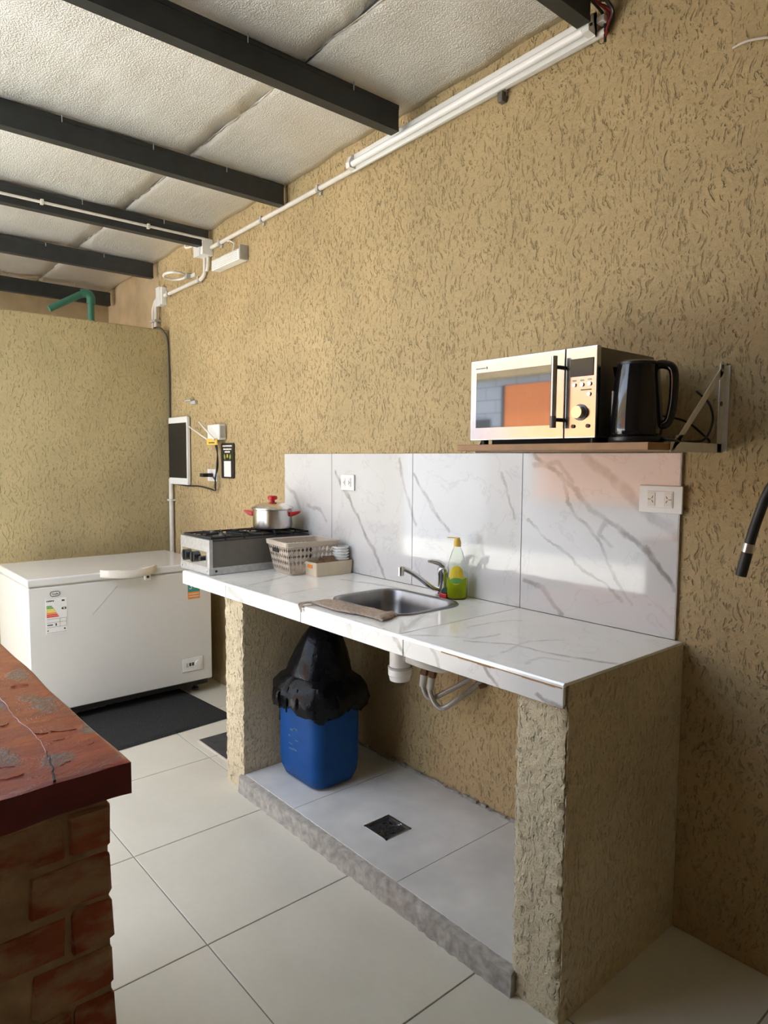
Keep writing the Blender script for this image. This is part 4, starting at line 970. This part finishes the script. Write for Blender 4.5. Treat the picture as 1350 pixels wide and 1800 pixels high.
obj('hanger', box(B(), -.74, -.715, -.03, -.0005, zl(-.73)-.075, zl(-.73)-.038, .002, 1), 'steel_dark', tl_)
wb = thing('wire_bundle', 'red and black loose wires at the near end of the tube lamp', 'wires', (-.31, -.03, 2.9))
for k in range(5):
    rg = random.Random(k)
    obj('wire', tube(B(), curve([(-.33+.01*k, -.02, 2.955), (-.30+rg.uniform(-.02, .02), -.05-.01*k, 2.935), (-.285+rg.uniform(-.02, .02), -.03, 2.90), (-.30, -.018, 2.865-.01*k)], 6), .0045, 8), 'wire_red' if k % 2 else 'black', wb)
obj('connector', box(B(), -.318, -.290, -.045, -.015, 2.878, 2.898, .002, 1), 'ivory_plastic', wb)
tag(obj('wall_nail', tube(B(), curve([(.10, -.004, 2.64), (.14, -.014, 2.636), (.19, -.012, 2.625), (.21, -.006, 2.615)], 6), .0035, 8), 'card'), 'small pale rod stuck to the stucco at the upper right', 'rod')

# hose at the right
hz = thing('black_hose', 'black rubber hose end with steel clamp hanging in front of the wall at right', 'hose', (.27, -.2, 1.18))
hp = curve([(.266, -.20, 1.183), (.281, -.20, 1.258), (.300, -.20, 1.335), (.330, -.198, 1.42), (.395, -.16, 1.53), (.48, -.08, 1.62), (.56, -.004, 1.66)], 8)
obj('hose', tube(B(), hp, .0125, 16), 'rubber', hz)
obj('clamp', cyl(B(), (.2785, -.20, 1.245), (.283, -.20, 1.268), .0145, 18), 'steel', hz)
obj('sleeve', cyl(B(), (.2652, -.20, 1.182), (.2785, -.20, 1.245), .0138, 16), 'rubber', hz)

# ================================================================== FREEZER AND MATS
FX0, FX1, FY0, FY1 = -3.63, -2.93, -1.167, -.118
fz = thing('chest_freezer', 'white chest freezer with curved lid handle against the partition wall', 'freezer', (-3.28, -.64, 0))
obj('body', box(B(), FX0, FX1, FY0, FY1, .090, .782, .008, 3), 'white_enamel', fz)
ldf = obj('lid', box(B(), FX0-.003, FX1+.006, FY0-.005, FY1+.005, .790, .832, .010, 3), 'white_enamel', fz)
obj('gasket', box(B(), FX0+.01, FX1-.006, FY0+.008, FY1-.008, .780, .792), 'grey_plastic', fz, smooth=0)
obj('base_frame', box(B(), FX0+.02, FX1-.03, FY0+.02, FY1-.02, .055, .092), 'black_matte', fz, smooth=0)
for x in (FX0+.07, FX1-.08):
    for y in (FY0+.08, FY1-.08): obj('foot', lathe(B(), [(0, 0), (.022, 0), (.022, .012), (.012, .02), (.012, .058), (0, .058)], (x, y, .0105 if x > -3.1 else .0005), 14), 'black', fz)
# curved handle
bm = B(); n = 14; loops = []
for k in range(n+1):
    t = k/n; y = -.795+.325*t; bul = .060*math.sin(math.pi*t)**.6 if 0 < t < 1 else 0; dz = -.012*math.sin(math.pi*t)
    bul = max(.004, bul)
    x0 = FX1+.004; loops.append([(x0, y, .806+dz), (x0+bul, y, .806+dz), (x0+bul+.007, y, .820+dz), (x0+bul, y, .848+dz), (x0, y, .846+dz)])
loft(bm, loops); obj('lid_handle', bm, 'ivory_plastic', ldf, smooth=50)
obj('handle_recess', box(B(), FX1+.018, FX1+.046, -.70, -.56, .832, .8375, .001, 1), 'grey_plastic', ldf)
lk = obj('lock', box(B(), FX1-.001, FX1+.016, -.545, -.508, .762, .800, .003, 1), 'white_plastic', fz); obj('keyhole', cyl(B(), (FX1+.015, -.527, .782), (FX1+.018, -.527, .782), .008, 12), 'ink', lk)
xf = FX1+.0006
bm = B(); loft(bm, [[(x, y, z) for y, z in rrect(-1.058, -1.008, .728, .756, .0135, 6)] for x in (FX1, FX1+.003)]); bd = obj('badge', bm, 'ink', fz, smooth=0)
bm = B(); loft(bm, [[(x, y, z) for y, z in rrect(-1.055, -1.011, .731, .753, .0105, 6)] for x in (FX1+.0028, FX1+.0034)]); obj('badge_rim', bm, 'lab_white', bd, smooth=0)
text('badge_text', 'Gafa', .019, (FX1+.0040, -1.033, .742), (0, 1, 0), (0, 0, 1), 'ink', bd)
lbx = obj('energy_label', box(B(), FX1, xf+.0006, -1.082, -.974, .526, .718), 'lab_white', fz, smooth=0)
cols = ['lab_green', 'lab_green', 'lab_yellow', 'lab_yellow', 'lab_orange', 'lab_red', 'lab_red']
for k, c in enumerate(cols):
    z = .672-.0095*k; l = .026+.0055*k; bm = B(); prism(bm, [(-1.078, z), (-1.078+l, z), (-1.078+l+.005, z+.0035), (-1.078+l, z+.007), (-1.078, z+.007)], 'x', FX1+.001, FX1+.0020); obj('rating_arrow', bm, c, lbx, smooth=0)
bm = B(); prism(bm, [(-.978, .652), (-.998, .652), (-1.004, .658), (-.998, .664), (-.978, .664)], 'x', FX1+.001, FX1+.0020); ra = obj('class_arrow', bm, 'ink', lbx, smooth=0)
obj('class_letter', box(B(), FX1+.0018, FX1+.0024, -.992, -.985, .6545, .6615), 'lab_white', ra, smooth=0)
strokes_row('heading', 'x', FX1+.0011, -1.077, -1.040, .700, .008, 'ink', lbx)
bm = B()
for z in (.605, .585, .560, .530): box(bm, FX1+.001, FX1+.0016, -1.078, -.978, z, z+.0012)
for y in (-1.012, -.978): box(bm, FX1+.001, FX1+.0016, y-.001, y, .560, .605)
box(bm, FX1+.001, FX1+.0016, -1.035, -1.028, .566, .580); box(bm, FX1+.001, FX1+.0016, -1.076, -1.048, .570, .576); box(bm, FX1+.001, FX1+.0016, -.992, -.984, .542, .550); box(bm, FX1+.001, FX1+.0016, -1.076, -1.070, .540, .546); box(bm, FX1+.001, FX1+.0016, -1.0, -.985, .697, .706)
obj('label_lines', bm, 'ink', lbx, smooth=0)
ws = obj('warranty_sticker', box(B(), FX1, xf+.0006, -.274, -.196, .656, .726), 'lab_teal', fz, smooth=0)
obj('sticker_band', box(B(), FX1, xf+.0007, -.274, -.196, .612, .656), 'lab_orange', ws, smooth=0)
text('sticker_number', '3', .052, (FX1+.0016, -.255, .690), (0, 1, 0), (0, 0, 1), 'lab_white', ws)
strokes_row('sticker_words', 'x', FX1+.0012, -.236, -.202, .678, .012, 'lab_white', ws)
strokes_row('sticker_words', 'x', FX1+.0012, -.268, -.202, .640, .007, 'lab_white', ws); strokes_row('sticker_words', 'x', FX1+.0012, -.268, -.202, .624, .007, 'lab_white', ws)
obj('control_outline', box(B(), FX1-.001, FX1+.0025, -.321, -.179, .157, .248, .001, 1), 'grey_plastic', fz, smooth=0)
ctl = obj('control_panel', box(B(), FX1-.001, FX1+.004, -.318, -.182, .160, .245, .002, 1), 'white_plastic', fz)
obj('thermostat', cyl(B(), (FX1+.004, -.215, .203), (FX1+.012, -.215, .203), .020, 20), 'white_plastic', ctl)
for y in (-.268, -.250): obj('indicator', box(B(), FX1+.003, FX1+.0055, y-.006, y+.006, .194, .214), 'ink', ctl, smooth=0)
obj('indicator', box(B(), FX1+.003, FX1+.0055, -.293, -.281, .190, .214), 'grey_plastic', ctl, smooth=0)
bm = B(); tube(bm, [(FX1+.0004, -.70, .745), (FX1+.0004, -.84, .60)], .0012, 6); obj('scratch', bm, 'grey_plastic', fz)
# mats
mt = thing('door_mat', 'large dark grey fibre mat on the floor in front of the freezer', 'mat', (-2.75, -.6, 0))
mm = Matrix.Translation((-2.76, -.62, 0)) @ Matrix.Rotation(R(4), 4, 'Z')
bm = B(); nx, ny = 40, 50; 
top = [[None]*(ny+1) for _ in range(nx+1)]
for i in range(nx+1):
    for k in range(ny+1):
        u, v = -.33+.66*i/nx, -.42+.80*k/ny
        e = min(i, nx-i, k, ny-k); z = .002 if e == 0 else .012+random.uniform(-.0012, .0012)
        top[i][k] = bm.verts.new(mm @ Vector((u, v, z)))
for i in range(nx):
    for k in range(ny): bm.faces.new((top[i][k], top[i+1][k], top[i+1][k+1], top[i][k+1]))
obj('pile', bm, 'mat_dark', mt, smooth=80)
obj('backing', box(B(), -.325, .325, -.415, .375, .0004, .003, mtx=mm), 'black_matte', mt, smooth=0)
ml = thing('slate_mat', 'thin dark grey mat with pale edge under the overhanging worktop end', 'mat', (-2.0, -.4, 0))
obj('sheet', box(B(), -2.27, -1.83, -.525, -.08, .0005, .007, .001, 1), 'slate', ml, smooth=0); obj('pale_edge', box(B(), -2.27, -1.80, -.533, -.525, .0004, .0065), 'card', ml, smooth=0)

# ================================================================== BRICK BAR
BX1, BY1, BX0, BY0, BZ = .010, -1.705, -1.06, -2.10, 1.030
bar = thing('brick_bar', 'old red brick bar base in the foreground', 'bar', (-.6, -2.0, 0))
obj('core', box(B(), BX0+.03, BX1-.0265, BY0+.03, BY1-.0265, 0, BZ-.056), 'mortar', bar, smooth=0)
def brick_mesh(l, h, d, seed):
    rg = random.Random(seed); t = B(); bmesh.ops.create_cube(t, size=1); bmesh.ops.scale(t, vec=(l, d, h), verts=t.verts)
    bmesh.ops.bevel(t, geom=t.edges[:], offset=.004, segments=1, affect='EDGES')
    for v in t.verts: v.co += Vector((rg.uniform(-.003, .003), rg.uniform(-.002, .002), rg.uniform(-.003, .003)))
    me = bpy.data.meshes.new('brick'); t.to_mesh(me); t.free(); me.materials.append(MT['brick%d' % (seed % 3)]); return me
ch = .0745; jt = .011; hgt = ch-jt
full = [brick_mesh(.235, hgt, .06, s) for s in range(6)]; half = [brick_mesh(.112, hgt, .06, s+10) for s in range(6)]
def add_brick(me, loc, rz):
    o = bpy.data.objects.new('brick', me); COL.objects.link(o); o.parent = bar
    o.location = Vector(loc)-bar.location; o.rotation_euler = (0, random.uniform(-.012, .012), rz+random.uniform(-.01, .01))
rg = random.Random(5)
for c in range(13):
    z = ch*(c+.5)
    # kitchen side (+y face)
    x = BX1-.022-(.066 if c % 2 else .120)
    if c % 2 == 0: add_brick(rg.choice(half), (BX1-.020-.056, BY1-.052, z), 0)
    while x-.235 > BX0+.03:
        add_brick(rg.choice(full), (x-.1175, BY1-.052+rg.uniform(-.003, .003), z), 0); x -= .246
    # end (+x face)
    y = BY1-(.088 if c % 2 == 0 else .146)
    if c % 2: add_brick(rg.choice(half), (BX1-.052, BY1-.022-.058, z), R(90))
    while y-.235 > BY0+.03:
        add_brick(rg.choice(full), (BX1-.052+rg.uniform(-.003, .003), y-.1175, z), R(90)); y -= .246
bt_ = thing('bar_top', 'thick red-brown varnished wooden slab with dark knots on the brick bar', 'bar top', (-.6, -2.0, BZ-.05))
bm = B(); nx, ny = 150, 80; rg = random.Random(9)
def edge_w(t, s): return .0015*math.sin(t*9+s)+.001*math.sin(t*23+s*2)
T_ = [[None]*(ny+1) for _ in range(nx+1)]; Bt = [[None]*(ny+1) for _ in range(nx+1)]
for i in range(nx+1):
    for k in range(ny+1):
        u = 1-(1-i/nx)**1.0; x = BX0+(BX1-BX0)*u; y = BY0+(BY1-BY0)*k/ny
        if k == ny: y += edge_w(x, 1)
        if i == nx: x += edge_w(y*3, 2)
        e = min(i, nx-i, k, ny-k)
        z = BZ+.0006*math.sin(x*4+y*7)+.0005*math.sin(x*13-y*9)-(.003 if e == 0 else 0)
        
        T_[i][k] = bm.verts.new((x, y, z)); Bt[i][k] = None
for i in range(nx):
    for k in range(ny): bm.faces.new((T_[i][k], T_[i+1][k], T_[i+1][k+1], T_[i][k+1]))
loop = [T_[i][0] for i in range(nx)]+[T_[nx][k] for k in range(ny)]+[T_[i][ny] for i in range(nx, 0, -1)]+[T_[0][k] for k in range(ny, 0, -1)]
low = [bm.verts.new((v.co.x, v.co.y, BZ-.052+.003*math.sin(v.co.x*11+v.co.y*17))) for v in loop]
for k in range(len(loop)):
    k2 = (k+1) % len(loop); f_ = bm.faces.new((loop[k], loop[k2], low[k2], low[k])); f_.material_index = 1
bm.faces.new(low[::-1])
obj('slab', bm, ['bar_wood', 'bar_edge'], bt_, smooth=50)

# drying crack with lifted varnish, and wrinkles in the varnish skin
rg = random.Random(21)
def ridge(pts, r, name, mat):
    c = curve([(x, y, BZ+.0008) for x, y in pts], 6)
    c = [p+Vector((rg.uniform(-.0015, .0015), rg.uniform(-.0015, .0015), rg.uniform(-.0004, .0004))) for p in c]
    obj(name, tube(B(), c, [r*rg.uniform(.5, 1.3) for _ in c], 6), mat, bt_, smooth=60)
ridge([(-.62, -1.80), (-.50, -1.797), (-.39, -1.792), (-.29, -1.795), (-.19, -1.787), (-.12, -1.790), (-.05, -1.796), (.006, -1.806)], .0009, 'crack_ridge', 'varnish')
ridge([(-.10, -1.7915), (-.05, -1.798), (.009, -1.8085)], .0016, 'crack', 'black_matte')
for k in range(26):
    x, y = rg.uniform(-.75, -.03), rg.uniform(-2.0, -1.73); a = rg.uniform(-.5, .5); l = rg.uniform(.012, .045)
    ridge([(x, y), (x+l*.5*math.sin(a)+rg.uniform(-.006, .006), y+l*.5*math.cos(a)), (x+l*math.sin(a), y+l*math.cos(a))], rg.uniform(.0006, .0012), 'varnish_wrinkle', 'varnish')
